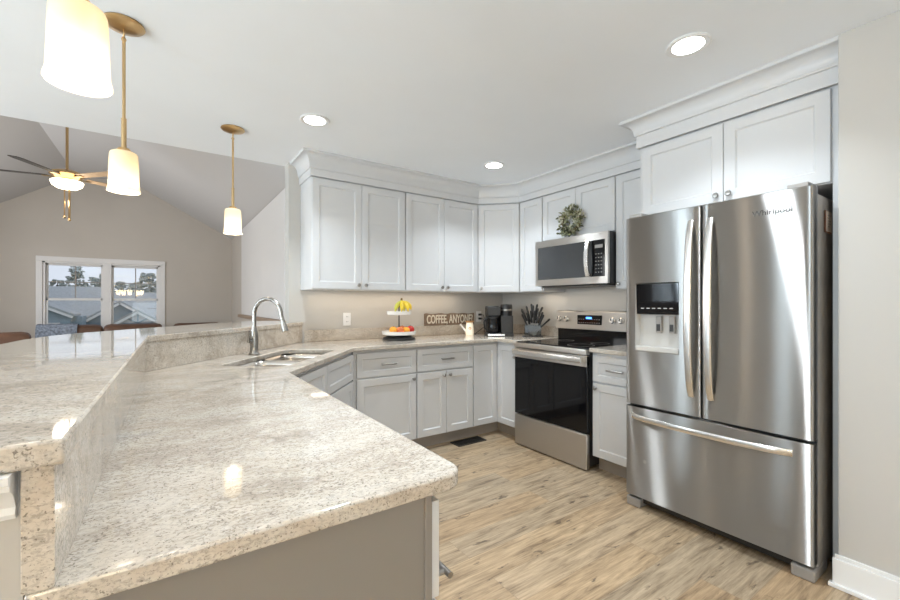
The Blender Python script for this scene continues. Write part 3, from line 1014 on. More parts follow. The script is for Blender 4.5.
MIDX = FW / 2 - 0.012
HX0, HX1, HZ0, HZ1 = FY0 - 1.429, FY0 - 1.168, 0.955, 1.362
dl_ = bow_panel(0.002, MIDX - 0.002, 0.632, 1.762, (HX0, HX1, HZ0, HZ1)).build('fridge_door', 'steel', fr)
dr_ = bow_panel(MIDX + 0.003, FW - 0.002, 0.632, 1.762).build('fridge_door', 'steel', fr)
dw_ = bow_panel(0.002, FW - 0.002, 0.075, 0.615).build('freezer_drawer', 'steel', fr)


def fridge_handle(parent, x, z0, z1):
    mb = MB()
    n = 20
    rings = []
    for k in range(n + 1):
        s = k / n
        bow = 1 - (2 * s - 1) ** 2
        hw = 0.015 + 0.004 * bow
        y = -0.010 - 0.046 * bow ** 0.6
        th = 0.016
        z = z0 + (z1 - z0) * s
        rings.append([(x - hw, y + th, z), (x - hw, y + 0.004, z), (x - hw + 0.006, y, z), (x + hw - 0.006, y, z), (x + hw, y + 0.004, z), (x + hw, y + th, z)])
    mb.loft(rings)
    for z in (z0, z1):
        mb.box(x - 0.013, x + 0.013, -0.006, 0.008, min(z, z + (0.03 if z == z0 else -0.03)), max(z, z + (0.03 if z == z0 else -0.03)))
    return mb.build('handle', 'steel_hi', parent)


fridge_handle(dl_, MIDX - 0.050, 0.735, 1.690)
fridge_handle(dr_, MIDX + 0.048, 0.735, 1.690)
mb = MB()
rings = []
for k in range(25):
    s = k / 24
    bow = 1 - (2 * s - 1) ** 2
    x = 0.045 + (FW - 0.12) * s
    y = -0.004 - 0.048 * bow ** 0.6
    hh = 0.016
    rings.append([(x, y + 0.014, 0.560 - hh), (x, y + 0.003, 0.560 - hh), (x, y, 0.560 - hh + 0.005), (x, y, 0.560 + hh - 0.005), (x, y + 0.003, 0.560 + hh), (x, y + 0.014, 0.560 + hh)])
mb.loft(rings)
mb.box(0.047, 0.075, -0.004, 0.008, 0.547, 0.573).box(FW - 0.105, FW - 0.077, -0.004, 0.008, 0.547, 0.573)
mb.build('handle', 'steel_hi', dw_)
# dispenser recess
mb = MB()
dy = 0.052
mb.loft([[(HX0, 0.004, HZ0), (HX1, 0.004, HZ0), (HX1, 0.004, HZ1), (HX0, 0.004, HZ1)],
         [(HX0 + 0.004, dy, HZ0 + 0.03), (HX1 - 0.004, dy, HZ0 + 0.03), (HX1 - 0.004, dy, HZ1 - 0.004), (HX0 + 0.004, dy, HZ1 - 0.004)]], cap=False)
mb.face([mb.bm.verts.new(p) for p in ((HX0 + 0.004, dy, HZ0 + 0.03), (HX1 - 0.004, dy, HZ0 + 0.03), (HX1 - 0.004, dy, HZ1 - 0.004), (HX0 + 0.004, dy, HZ1 - 0.004))])
bmesh.ops.remove_doubles(mb.bm, verts=mb.bm.verts, dist=1e-5)
dn = mb.build('dispenser_nook', 'greyl', dl_, smooth=False)
mb = MB()
mb.loft([[(x, 0.006, HZ1 - 0.006), (x, 0.008, HZ1 - 0.11), (x, 0.012, HZ1 - 0.185), (x, 0.05, HZ1 - 0.165), (x, 0.05, HZ1 - 0.006)] for x in (HX0 + 0.006, HX1 - 0.006)])
cp_ = mb.build('control_glass', 'blackgl', dn)
mb = MB()
for i in range(6):
    x = HX0 + 0.035 + i * 0.034
    mb.box(x, x + 0.018, 0.0072, 0.0112, HZ1 - 0.152, HZ1 - 0.147)
mb.build('touch_icons', 'greyl', cp_, smooth=False)
for x in (HX0 + 0.128, HX0 + 0.205):
    p_ = MB().box(x - 0.017, x + 0.017, 0.030, 0.046, HZ0 + 0.115, HZ1 - 0.195).build('paddle', 'grey', dn, bevel=0.004)
    MB().box(x - 0.011, x + 0.011, 0.028, 0.031, HZ0 + 0.125, HZ0 + 0.165).build('paddle_pad', 'dark', p_, bevel=0.002)
MB().box(HX0 + 0.003, HX1 - 0.003, -0.004, 0.05, HZ0 + 0.002, HZ0 + 0.032).build('drip_tray', 'greyl', dn, bevel=0.004)
# maker's name on the door
me = text_mesh('Whirlpool', 0.036, 0.0004, 1.05, 0.0007)
put_mesh('logo', me, 'ink', dr_, (0.752, -0.0004, 1.672), (PI / 2, 0, 0))
# grille, feet, hinge covers
MB().box(0.03, FW - 0.03, 0.05, 0.09, 0.025, 0.072).build('base_grille', 'black', fr, smooth=False)
for x0 in (0.0, FW - 0.088):
    MB().prism([(x0, 0.012), (x0 + 0.088, 0.012), (x0 + 0.088, 0.20), (x0, 0.20)], 0.0, 0.055).build('foot_cover', 'grey', fr, bevel=0.008)
for x0 in (0.02, FW - 0.10):
    MB().prism([(x0, 0.01), (x0 + 0.08, 0.01), (x0 + 0.08, 0.12), (x0 + 0.05, 0.17), (x0 + 0.02, 0.17), (x0, 0.12)], 1.7625, 1.785).build('hinge_cover', 'grey', fr, bevel=0.004)
MB().box(0.004, FW - 0.004, 0.05, 0.07, 0.614, 0.634).build('door_gasket', 'black', fr, smooth=False)
MB().box(MIDX - 0.006, MIDX + 0.007, 0.04, 0.07, 0.634, 1.755).build('door_gasket', 'black', fr, smooth=False)
mb = MB().lathe([(0.0, 0), (0.011, 0), (0.010, 0.003), (0, 0.0035)], (0.125, 0.0035, 0.298), (0, -1, 0), 14, False)
mb.build('round_dent_mark', 'greyl', dw_)
# note held on the fridge side
nt_ = thing('magnet_note', 'small cream note in a brown frame stuck on the side of the fridge', 'note', (2.552, FY1 + 0.002, 1.622), 0)
MB().box(-0.048, 0.046, -0.004, 0.0, -0.052, 0.050).build('frame_board', 'wood', nt_, bevel=0.002)
MB().box(-0.040, 0.046, -0.005, -0.004, -0.047, 0.047).build('paper_sheet', 'paper', nt_)
mb = MB()
rn = random.Random(5)
for k in range(5):
    z = 0.028 - k * 0.013
    mb.tube([(-0.020 + i * 0.006, -0.0053, z + rn.uniform(-0.0022, 0.0022)) for i in range(rn.randint(5, 9))], 0.0006, 5)
mb.build('scribble', 'ink', nt_)

# ------------------------------------------------------------------ floor register
fv = thing('floor_vent', 'black metal floor register in front of the base cabinets', 'vent', (2.247, 2.966, 0.0005), 0)
mb = MB()
mb.box(-0.155, 0.155, -0.068, -0.052, 0, 0.006).box(-0.155, 0.155, 0.052, 0.068, 0, 0.006).box(-0.155, -0.139, -0.052, 0.052, 0, 0.006).box(0.139, 0.155, -0.052, 0.052, 0, 0.006)
mb.build('frame', 'vent', fv)
mb = MB()
for k in range(18):
    x = -0.132 + k * 0.0155
    mb.box(x, x + 0.004, -0.052, 0.052, 0.001, 0.005)
mb.box(-0.139, 0.139, -0.003, 0.003, 0.001, 0.005).box(-0.139, 0.139, -0.052, 0.052, 0, 0.0008)
mb.build('grille', 'vent', fv, smooth=False)

# ------------------------------------------------------------------ lamps
LG = 'recessed ceiling lights'
for x, y, lb in ((0.792, 2.677, 'round recessed ceiling light above the sink end of the cabinets'),
                 (2.303, 2.682, 'round recessed ceiling light in front of the corner cabinets'),
                 (1.963, 0.936, 'round recessed ceiling light in front of the fridge cabinet'),
                 (0.62, 0.90, 'unseen recessed ceiling light added to brighten the end of the peninsula')):  # last one is out of view, added to brighten worktop and base cabinets
    t_ = thing('recessed_light', lb, 'ceiling light', (x, y, CEIL), 0, LG)
    MB().lathe([(0.066, -0.002), (0.090, -0.001), (0.092, -0.005), (0.086, -0.009), (0.066, -0.006)], seg=36, cap=False).build('trim_ring', 'trimw', t_)
    MB().lathe([(0.0, -0.004), (0.073, -0.004), (0.073, -0.001)], seg=36, cap=False).build('lens', 'lens', t_)
    l = bpy.data.lights.new('downlight', 'AREA')
    l.shape = 'DISK'
    l.size = 0.15
    l.energy = 5.9
    l.color = (0.84, 0.93, 1.0)
    l.spread = math.radians(115)
    lo = bpy.data.objects.new('downlight', l)
    C.objects.link(lo)
    lo.location = (x, y, CEIL - 0.012)

PG = 'brass pendants over the bar'
for x, y, lb in ((-0.153, 1.187, 'brass pendant lamp with frosted shade, closest over the near end of the bar'),
                 (-0.143, 2.216, 'brass pendant lamp with frosted shade over the middle of the bar'),
                 (0.377, 3.128, 'brass pendant lamp with frosted shade over the bar beyond the faucet')):
    t_ = thing('pendant_lamp', lb, 'pendant lamp', (x, y, CEIL), 0, PG)
    MB().lathe([(0.0, -0.0005), (0.072, -0.0005), (0.074, -0.006), (0.067, -0.013), (0.034, -0.024), (0.012, -0.028), (0.0, -0.029)], seg=32, cap=False).build('ceiling_plate', 'brass', t_)
    mb = MB()
    mb.tube([(0.0, 0.013 * math.sin(a), -0.043 + 0.018 * math.cos(a)) for a in [2 * PI * k / 20 for k in range(21)]], 0.0032, 8, False)
    mb.build('loop', 'brass', t_)
    mb = MB()
    mb.tube([(0, 0, -0.058), (0, 0, -0.40)], 0.0062, 12)
    mb.tube([(0, 0, -0.40), (0, 0, -0.528)], 0.0095, 12)
    mb.lathe([(0.008, -0.072), (0.0095, -0.066), (0.006, -0.058)], seg=12)
    mb.build('rod', 'brass', t_)
    MB().lathe([(0.0, -0.526), (0.020, -0.526), (0.024, -0.534), (0.020, -0.540), (0.0, -0.540)], seg=24, cap=False).build('socket_cap', 'brass', t_)
    prof = [(0.016, -0.541), (0.038, -0.542), (0.0455, -0.546), (0.0485, -0.554), (0.0500, -0.575), (0.0518, -0.640), (0.0535, -0.688), (0.0570, -0.700), (0.0580, -0.707), (0.0560, -0.709),
            (0.0510, -0.690), (0.0490, -0.640), (0.0472, -0.576), (0.0457, -0.556), (0.043, -0.549), (0.037, -0.545), (0.016, -0.544)]
    MB().lathe(prof, seg=40, cap=False).build('shade', 'shade', t_)
    MB().ball((0, 0, -0.640), 0.026, (1, 1, 1.35)).build('bulb', 'bulb', t_)
    l = bpy.data.lights.new('pendant_glow', 'POINT')
    l.energy = 1.15
    l.shadow_soft_size = 0.027
    l.color = (1, 0.91, 0.79)
    lo = bpy.data.objects.new('pendant_glow', l)
    C.objects.link(lo)
    lo.location = (x, y, CEIL - 0.688)

# ceiling fan in the living room
fn = thing('ceiling_fan', 'brass ceiling fan with lit glass bowl hanging in the living room', 'ceiling fan', (-0.94, 6.5, 0), 0)
MB().lathe([(0.0, VZ), (0.07, VZ), (0.065, VZ - 0.04), (0.02, VZ - 0.07), (0, VZ - 0.07)], seg=24, cap=False).build('canopy_plate', 'brass', fn)
MB().tube([(0, 0, VZ - 0.06), (0, 0, 2.800)], 0.014, 12).build('downrod', 'brass', fn)
MB().lathe([(0, 2.810), (0.03, 2.805), (0.10, 2.785), (0.155, 2.760), (0.16, 2.735), (0.11, 2.700), (0.07, 2.685), (0.07, 2.660), (0, 2.660)], seg=32, cap=False).build('motor_housing', 'brass', fn)
MB().lathe([(0.0, 2.665), (0.145, 2.665), (0.150, 2.655), (0.135, 2.615), (0.095, 2.585), (0.04, 2.572), (0, 2.570)], seg=32, cap=False).build('light_bowl', 'fanbowl', fn)
mb = MB()
mb.tube([(0.02, 0, 2.570), (0.02, 0, 2.230)], 0.011, 8)
mb.tube([(-0.02, -0.02, 2.570), (-0.02, -0.02, 2.260)], 0.006, 8)
mb.ball((0.02, 0, 2.218), 0.016, seg=10, rings=6).ball((-0.02, -0.02, 2.245), 0.014, seg=10, rings=6)
mb.build('pull_chain', 'brass', fn)
for k in range(5):
    a = math.radians(205 - 34.6 + 72 * k)
    mb = MB()
    mb.loft([[(0.12 + 0.57 * s, yy * (0.045 + 0.012 * s) * (1 if s < 0.95 else 0.75), 2.715 - 0.006 * yy + zz) for yy, zz in ((-1, 0), (1, 0), (1, 0.007), (-1, 0.007))] for s in (0.1, 0.3, 0.6, 0.9, 1.0)])
    bl = mb.build('fan_blade', 'blade' if k in (0, 1) else 'bladew', fn, rot=(0, 0, a))
    MB().box(0.08, 0.22, -0.02, 0.02, 2.705, 2.712).build('blade_iron', 'brass', bl)
l = bpy.data.lights.new('fan_glow', 'POINT')
l.energy = 5
l.shadow_soft_size = 0.12
l.color = (1, 0.88, 0.70)
lo = bpy.data.objects.new('fan_glow', l)
C.objects.link(lo)
lo.location = (-0.94, 6.5, 2.42)

# dining chandelier, seen in the photo as a reflection in the window glass
ch = thing('chandelier', 'lit dining chandelier with five warm shades, mirrored in the far window pane', 'chandelier', (-1.24, -1.9, 0), 0)
MB().tube([(0, 0, CEIL - 0.002), (0, 0, 1.60)], 0.010, 10).build('stem', 'brass', ch)
for k in range(5):
    a = 2 * PI * k / 5 + 0.3
    cx, cy = 0.40 * math.cos(a), 0.40 * math.sin(a)
    ar = MB().tube([(0, 0, 1.62), (cx * 0.5, cy * 0.5, 1.55), (cx, cy, 1.60)], 0.008, 8).build('arm', 'brass', ch)
    MB().lathe([(0.03, 1.60), (0.07, 1.65), (0.095, 1.82), (0.085, 1.82), (0.06, 1.655), (0.02, 1.61)], (cx, cy, 0), seg=18, cap=False).build('shade', 'chandshade', ar)

# warm lamps fitted under the upper cabinets, lighting the backsplash wall
for x, y, z, sx, sy, e in ((1.78, YU + 0.17, UB - 0.004, 1.55, 0.12, 1.3), (XU + 0.17, 2.84, UB - 0.004, 0.12, 0.28, 0.30), (3.02, 2.31, 1.385, 0.10, 0.60, 0.50)):
    o = area('under_cabinet_glow', (x, y, z), (0, 0, 0), sx, sy, e, (1, 0.83, 0.64))

# ------------------------------------------------------------------ fruit stand
fs = thing('fruit_stand', 'two-tier white fruit stand with black post on the back worktop', 'fruit stand', (1.745, 3.345, CT + 0.0005), 0)
MB().lathe([(0.0, 0.0), (0.145, 0.0), (0.150, 0.006), (0.145, 0.020), (0.10, 0.040), (0.0, 0.042)], seg=32, cap=False).build('base', 'black', fs)
for z, r in ((0.043, 0.155), (0.222, 0.112)):
    MB().lathe([(0.0, z), (r - 0.03, z), (r - 0.006, z + 0.006), (r, z + 0.036), (r - 0.006, z + 0.036), (r - 0.012, z + 0.012), (0.0, z + 0.010)], seg=36, cap=False).build('tray', 'ceramic', fs)
MB().lathe([(0.006, 0.04), (0.006, 0.30), (0.012, 0.305), (0.004, 0.325)], seg=12).build('post', 'black', fs)
FG = 'fruit on the lower tray'
fbx, fby, fbz = 1.745, 3.345, CT + 0.0005
for nm, dx, dy, r, mt, lb in (('orange', -0.085, -0.055, 0.036, 'orange', 'round yellow-orange fruit at the sink end of the lower tray'),
                              ('apple', -0.030, -0.075, 0.034, 'applep', 'orange-red apple beside the yellow-orange fruit on the lower tray'),
                              ('peach', 0.030, -0.080, 0.033, 'orange', 'small peach-coloured fruit between two apples on the lower tray'),
                              ('apple', 0.082, -0.060, 0.037, 'apple', 'deep red apple at the sign end of the lower tray'),
                              ('apple', 0.055, 0.045, 0.035, 'applep', 'blush apple at the back of the lower tray near the wall')):
    t_ = thing(nm, lb, 'fruit', (fbx + dx, fby + dy, fbz + 0.0545), 0, FG)
    prof = [(0.0, 0.004)] + [(r * math.sin(a) * (1 - 0.04 * math.cos(a)), r - r * math.cos(a) * (0.97 if a < PI / 2 else 0.93)) for a in [PI * k / 12 for k in range(1, 12)]] + [(0.0, r * 1.83)]
    MB().lathe(prof, seg=20, cap=False).build('flesh', mt, t_)
    MB().tube([(0, 0, r * 1.78), (0.003, 0, r * 2.05)], 0.0018, 6).build('stalk', 'stalk', t_)
bn = thing('banana_bunch', 'bunch of yellow bananas resting on the upper tray of the stand', 'bananas', (fbx, fby - 0.02, fbz + 0.233), 0)
top = Vector((0.006, -0.015, 0.118))
for k, (ex, ey, ez, mt) in enumerate(((-0.078, -0.055, 0.020, 'bananag'), (-0.030, -0.085, 0.020, 'banana'), (0.035, -0.085, 0.020, 'banana'), (0.090, -0.040, 0.036, 'banana'), (0.06, 0.035, 0.02, 'bananag'))):
    end = Vector((ex, ey, ez))
    mid = top.lerp(end, 0.5) + Vector((ex * 0.42, ey * 0.42, 0.018))
    pts = []
    for i in range(11):
        s = i / 10
        pts.append(top * (1 - s) ** 2 + mid * 2 * s * (1 - s) + end * s * s)
    MB().tube(pts, [0.006, 0.008, 0.013, 0.0165, 0.018, 0.0185, 0.018, 0.0165, 0.013, 0.008, 0.004], 10).build('banana', mt, bn)
MB().tube([top + Vector((0, 0, -0.008)), top + Vector((0.002, 0.002, 0.012)), top + Vector((0.004, 0.004, 0.024))], [0.011, 0.010, 0.008], 8).build('stem', 'stalk', bn)

# ------------------------------------------------------------------ sign leaning on the wall
SX0, SX1 = 2.165, 2.795
sg = thing('coffee_sign', 'brown weathered wood sign reading COFFEE, ANYONE? propped on the backsplash', 'sign', ((SX0 + SX1) / 2, YW - 0.004, BSZ + 0.0005), 0)
hw = (SX1 - SX0) / 2
mb = MB()
rn = random.Random(2)
topz = [0.122 + 0.004 * math.sin(k * 1.1) + rn.uniform(-0.002, 0.002) for k in range(25)]
botz = [0.0 + abs(rn.uniform(0, 0.003)) for k in range(25)]
botz[0] = botz[12] = botz[24] = 0.0
mb.loft([[(-hw + 2 * hw * k / 24, -0.016, botz[k]), (-hw + 2 * hw * k / 24, -0.016, topz[k]), (-hw + 2 * hw * k / 24, 0.0, topz[k]), (-hw + 2 * hw * k / 24, 0.0, botz[k])] for k in range(25)])
bd = mb.build('board', 'signwood', sg)
me = text_mesh('COFFEE, ANYONE?', 0.104, 0.0015, 0.62, 0.0022)
xs_ = [v.co.x for v in me.vertices]
sc_ = (2 * hw - 0.045) / (max(xs_) - min(xs_))
for v in me.vertices:
    v.co.x *= sc_
    v.co.y *= 1.16
put_mesh('lettering', me, 'signtext', bd, (0, -0.0175, 0.061), (PI / 2, 0, 0))

# ------------------------------------------------------------------ ceramic warmer shaped like a watering can
wm = thing('wax_warmer', 'small glowing white ceramic warmer shaped like a can, beside the coffee maker', 'wax warmer', (2.620, 3.440, CT + 0.0005), math.radians(-34))
MB().lathe([(0.0, 0), (0.040, 0), (0.043, 0.008), (0.041, 0.06), (0.036, 0.11), (0.033, 0.128), (0.0, 0.128)], seg=28, cap=False).build('body', 'glow', wm)
MB().lathe([(0.0, 0.129), (0.034, 0.129), (0.046, 0.138), (0.048, 0.146), (0.044, 0.146), (0.03, 0.138), (0.0, 0.137)], seg=28, cap=False).build('wax_dish', 'copper', wm)
mb = MB()
mb.tube([(-0.036, 0, 0.035), (-0.062, 0, 0.065), (-0.092, 0, 0.105)], [0.013, 0.010, 0.008], 12)
mb.lathe([(0.008, 0), (0.016, 0.012), (0.0, 0.013)], (-0.090, 0, 0.103), (-0.6, 0, 0.8), 12)
mb.build('spout', 'ceramic', wm)
mb = MB()
for k in range(6):
    a = PI * k / 3
    mb.ball((0.011 * math.cos(a), -0.040, 0.072 + 0.011 * math.sin(a)), 0.005, (1, 0.5, 1), 8, 6)
mb.build('star_ornament', 'copper', wm)

# ------------------------------------------------------------------ wall outlets and plugged cords
def outlet(x, z, lb):
    t_ = thing('wall_outlet', lb, 'outlet', (x, YW - 0.0005, z), 0, 'wall outlets')
    MB().box(-0.036, 0.036, -0.006, 0, -0.058, 0.058).build('cover_plate', 'trimw', t_, bevel=0.003)
    for s in (-0.022, 0.022):
        sk_ = MB().box(-0.016, 0.016, -0.008, -0.005, s - 0.014, s + 0.014).build('socket', 'trimw', t_, bevel=0.004)
        MB().box(-0.008, -0.005, -0.0085, -0.007, s - 0.004, s + 0.006).box(0.005, 0.008, -0.0085, -0.007, s - 0.004, s + 0.006).build('slot', 'dark', sk_, smooth=False)
    return t_


outlet(1.354, 1.10, 'white wall outlet above the backsplash between faucet and fruit stand')
outlet(2.873, 1.098, 'white wall outlet with two black plugs beside the coffee sign')
for dz, xe, ye, lb in ((0.022, 2.66, 3.50, 'black plug and cord in the upper socket, leading to the warmer'),
                       (-0.022, 2.86, 3.40, 'black plug and cord in the lower socket, leading to the coffee maker')):
    t_ = thing('power_cord', lb, 'cord', (2.873, YW - 0.0095, 1.098 + dz), 0, 'cords by the outlet')
    MB().box(-0.013, 0.013, -0.034, 0.0, -0.011, 0.011).build('plug', 'black', t_, bevel=0.004)
    z_end = CT + 0.006 - 1.098 - dz
    ex, ey = xe - 2.873, ye - YW
    MB().tube([(0, -0.03, 0), (0.012, -0.062, -0.004), (0.02, -0.078, -0.06), (0.012, -0.08, -0.13), (0.0 + ex * 0.3, -0.085, z_end * 0.86), (ex * 0.6, (ey - 0.085) / 2, z_end), (ex, ey, z_end)], 0.0035, 8).build('cable', 'black', t_)

# ------------------------------------------------------------------ coffee maker
cm = thing('coffee_maker', 'black two-sided coffee maker with glass carafe in the worktop corner', 'coffee maker', (2.800, 3.185, CT + 0.0005), math.radians(-33))
MB().box(-0.135, 0.135, -0.10, 0.12, 0.0, 0.030).build('base', 'dark', cm, bevel=0.006)
MB().box(-0.128, 0.045, -0.115, 0.0, 0.004, 0.026).build('warming_plate', 'steel_hi', cm, bevel=0.004)
MB().box(-0.125, 0.005, 0.035, 0.12, 0.028, 0.30).build('rear_tank', 'black', cm, bevel=0.006)
MB().box(-0.128, 0.008, -0.090, 0.12, 0.205, 0.295).build('brew_head', 'dark', cm, bevel=0.008)
tw = MB().box(0.012, 0.132, -0.085, 0.12, 0.028, 0.205).build('pod_tower', 'dark', cm, bevel=0.006)
MB().lathe([(0.0, 0.205), (0.058, 0.205), (0.060, 0.215), (0.060, 0.300), (0.056, 0.318), (0.0, 0.322)], (0.072, -0.02, 0), seg=28, cap=False).build('pod_holder', 'black', cm)
MB().lathe([(0.061, 0.252), (0.0625, 0.254), (0.0625, 0.268), (0.061, 0.270)], (0.072, -0.02, 0), seg=28, cap=False).build('silver_band', 'nickel', cm)
cf = MB().lathe([(0.0, 0.031), (0.052, 0.031), (0.062, 0.045), (0.064, 0.09), (0.054, 0.15), (0.048, 0.172), (0.0, 0.172)], (-0.060, -0.030, 0), seg=28, cap=False).build('carafe', 'blackgl', cm)
MB().lathe([(0.0, 0.172), (0.049, 0.172), (0.049, 0.190), (0.0, 0.194)], (-0.060, -0.030, 0), seg=24, cap=False).build('carafe_lid', 'black', cf)
MB().tube([(-0.105, -0.045, 0.170), (-0.145, -0.060, 0.175), (-0.158, -0.064, 0.14), (-0.150, -0.060, 0.075), (-0.118, -0.048, 0.06)], [0.008, 0.010, 0.010, 0.009, 0.007], 10).build('carafe_handle', 'black', cf)

# ------------------------------------------------------------------ knife block and its knives
KB = (3.005, 2.915)
kbr = math.radians(-38)
kb = thing('knife_block', 'clear acrylic knife holder crowded with black-handled knives near the range', 'knife block', (KB[0], KB[1], CT + 0.0005), kbr)
MB().box(-0.10, 0.10, -0.050, 0.050, 0.0, 0.008).build('base', 'black', kb, bevel=0.003)
MB().box(-0.078, 0.078, -0.036, 0.040, 0.008, 0.115).build('holder', 'clear', kb, smooth=False)
kr = random.Random(11)
knives = []
for row in range(3):
    n = (6, 5, 5)[row]
    for k in range(n):
        f = (k + 0.5) / n * 2 - 1
        knives.append((f * 0.068, -0.026 + row * 0.026, f * 0.52 + kr.uniform(-0.05, 0.05), 0.10 - row * 0.09, kr.uniform(0.0, 0.03) + 0.032 * row - 0.035 * abs(f) - 0.012))
knives.append((0.075, -0.03, 0.80, 0.12, -0.045))
proto = None
NM = ['first', 'second', 'third', 'fourth', 'fifth', 'sixth']
for i, (x, y, tilt, lean, up) in enumerate(knives):
    if i == len(knives) - 1:
        lb = 'black-handled knife leaning far out of the holder towards the range'
    else:
        row = 0 if i < 6 else (1 if i < 11 else 2)
        k = i if row == 0 else (i - 6 if row == 1 else i - 11)
        lb = 'black-handled knife, %s from the coffee maker in the %s row of the holder' % (NM[k], ('front', 'middle', 'back')[row])
    if proto is None:
        proto = thing('kitchen_knife', lb, 'knife', (0, 0, 0), 0, 'knives in the holder')
        mb = MB()
        mb.loft([[(-0.010, 0.0006, z), (0.012 * w_, 0.0006, z), (0.012 * w_, -0.0006, z), (-0.010, -0.0006, z)] for z, w_ in ((-0.110, 0.3), (-0.09, 0.8), (0.0, 1.0))])
        mb.build('blade', 'nickel', proto)
        mb = MB()
        mb.loft([[(wx * c_, 0.0075 * s_, z) for c_, s_ in [(math.cos(a), math.sin(a)) for a in [2 * PI * q / 10 for q in range(10)]]] for z, wx in ((0.0, 0.008), (0.01, 0.0095), (0.06, 0.0085), (0.105, 0.0105), (0.118, 0.009), (0.122, 0.005))])
        mb.build('handle', 'black', proto)
        kn_ = proto
    else:
        kn_ = copy_tree(proto)
    q = Matrix.Rotation(kbr, 3, 'Z') @ Vector((x, y, 0))
    kn_['label'] = lb
    kn_.location = (KB[0] + q.x, KB[1] + q.y, CT + 0.138 + up)
    kn_.rotation_euler = (lean, tilt, kbr)

# ------------------------------------------------------------------ living-room seating
def sofa(label, x, y, rz, wd, h=0.86, seats=2, cat='sofa'):
    t_ = thing('leather_sofa', label, cat, (x, y, 0), rz, 'brown leather seating')
    MB().box(-wd / 2 + 0.02, wd / 2 - 0.02, -0.42, 0.36, 0.06, 0.30).build('base', 'leather', t_, bevel=0.03)
    for sx in (-1, 1):
        a, b_ = sx * wd / 2, sx * (wd / 2 - 0.20)
        MB().box(min(a, b_), max(a, b_), -0.44, 0.38, 0.05, 0.60).build('arm', 'leather', t_, bevel=0.06, seg=4)
        for sy in (-0.36, 0.32):
            MB().box(sx * (wd / 2 - 0.10) - 0.03, sx * (wd / 2 - 0.10) + 0.03, sy - 0.03, sy + 0.03, 0, 0.06).build('foot', 'black', t_)
    n = seats
    w1 = (wd - 0.40) / n
    for k in range(n):
        x0 = -wd / 2 + 0.20 + k * w1
        MB().box(x0 + 0.005, x0 + w1 - 0.005, -0.43, 0.12, 0.30, 0.46).build('seat_cushion', 'leather', t_, bevel=0.04, seg=3)
    w2 = (wd - 0.10) / n
    for k in range(n):
        x0 = -wd / 2 + 0.05 + k * w2
        mb = MB()
        mb.loft([[(x0 + 0.006 + (w2 - 0.012) * s, 0.09 + 0.05 * (1 - e), 0.42), (x0 + 0.006 + (w2 - 0.012) * s, 0.07 + 0.05 * (1 - e), 0.62), (x0 + 0.006 + (w2 - 0.012) * s, 0.14, h - 0.04 - 0.05 * (1 - e)),
                  (x0 + 0.006 + (w2 - 0.012) * s, 0.22, h - 0.05 * (1 - e)), (x0 + 0.006 + (w2 - 0.012) * s, 0.33, h - 0.02 - 0.05 * (1 - e)), (x0 + 0.006 + (w2 - 0.012) * s, 0.38, h - 0.14), (x0 + 0.006 + (w2 - 0.012) * s, 0.38, 0.20), (x0 + 0.006 + (w2 - 0.012) * s, 0.2, 0.20)]
                 for s, e in ((0, 0.0), (0.04, 0.7), (0.12, 1.0), (0.4, 0.96), (0.6, 0.97), (0.88, 1.0), (0.96, 0.7), (1, 0.0))])
        mb.build('back_cushion', 'leather', t_, bevel=0.02, seg=3)
    return t_


sofa('long brown leather sofa under the window with a blue throw over its back', -0.92, 9.50, 0, 1.86, 0.87, 2)
sofa('brown leather loveseat beyond the window, nearer the side wall', 0.55, 9.52, 0, 0.95, 0.86, 1, 'loveseat')
sofa('brown leather armchair standing in front of the blanket end of the long sofa', -2.02, 8.28, 0.15, 0.96, 0.83, 1, 'armchair')
mb = MB()
rings = []
for k in range(13):
    s = k / 12
    x = -1.78 + 0.52 * s
    wv = 0.006 * math.sin(k * 2.1)
    L = [(x, 9.585 + wv, 0.60), (x, 9.600 + wv, 0.80), (x, 9.640, 0.868 + wv * 0.5), (x, 9.72, 0.885 + wv), (x, 9.83, 0.868 + wv * 0.5), (x, 9.892, 0.74), (x, 9.895, 0.55)]
    rings.append(L + [(p[0], p[1] + (0.008 if i > 3 else -0.008), p[2] + 0.008) for i, p in reversed(list(enumerate(L)))])
mb.loft(rings)
o = mb.build('throw_blanket', 'throw')
tag(o, 'blue-grey knitted throw draped over the back of the long sofa', 'throw')

# ------------------------------------------------------------------ outside
GZ = -3.2
o = MB().box(-60, 40, YG + 0.6, 90, GZ - 0.2, GZ).build('ground', 'grass', smooth=False)
struct(o, 'lawn outside between the houses')


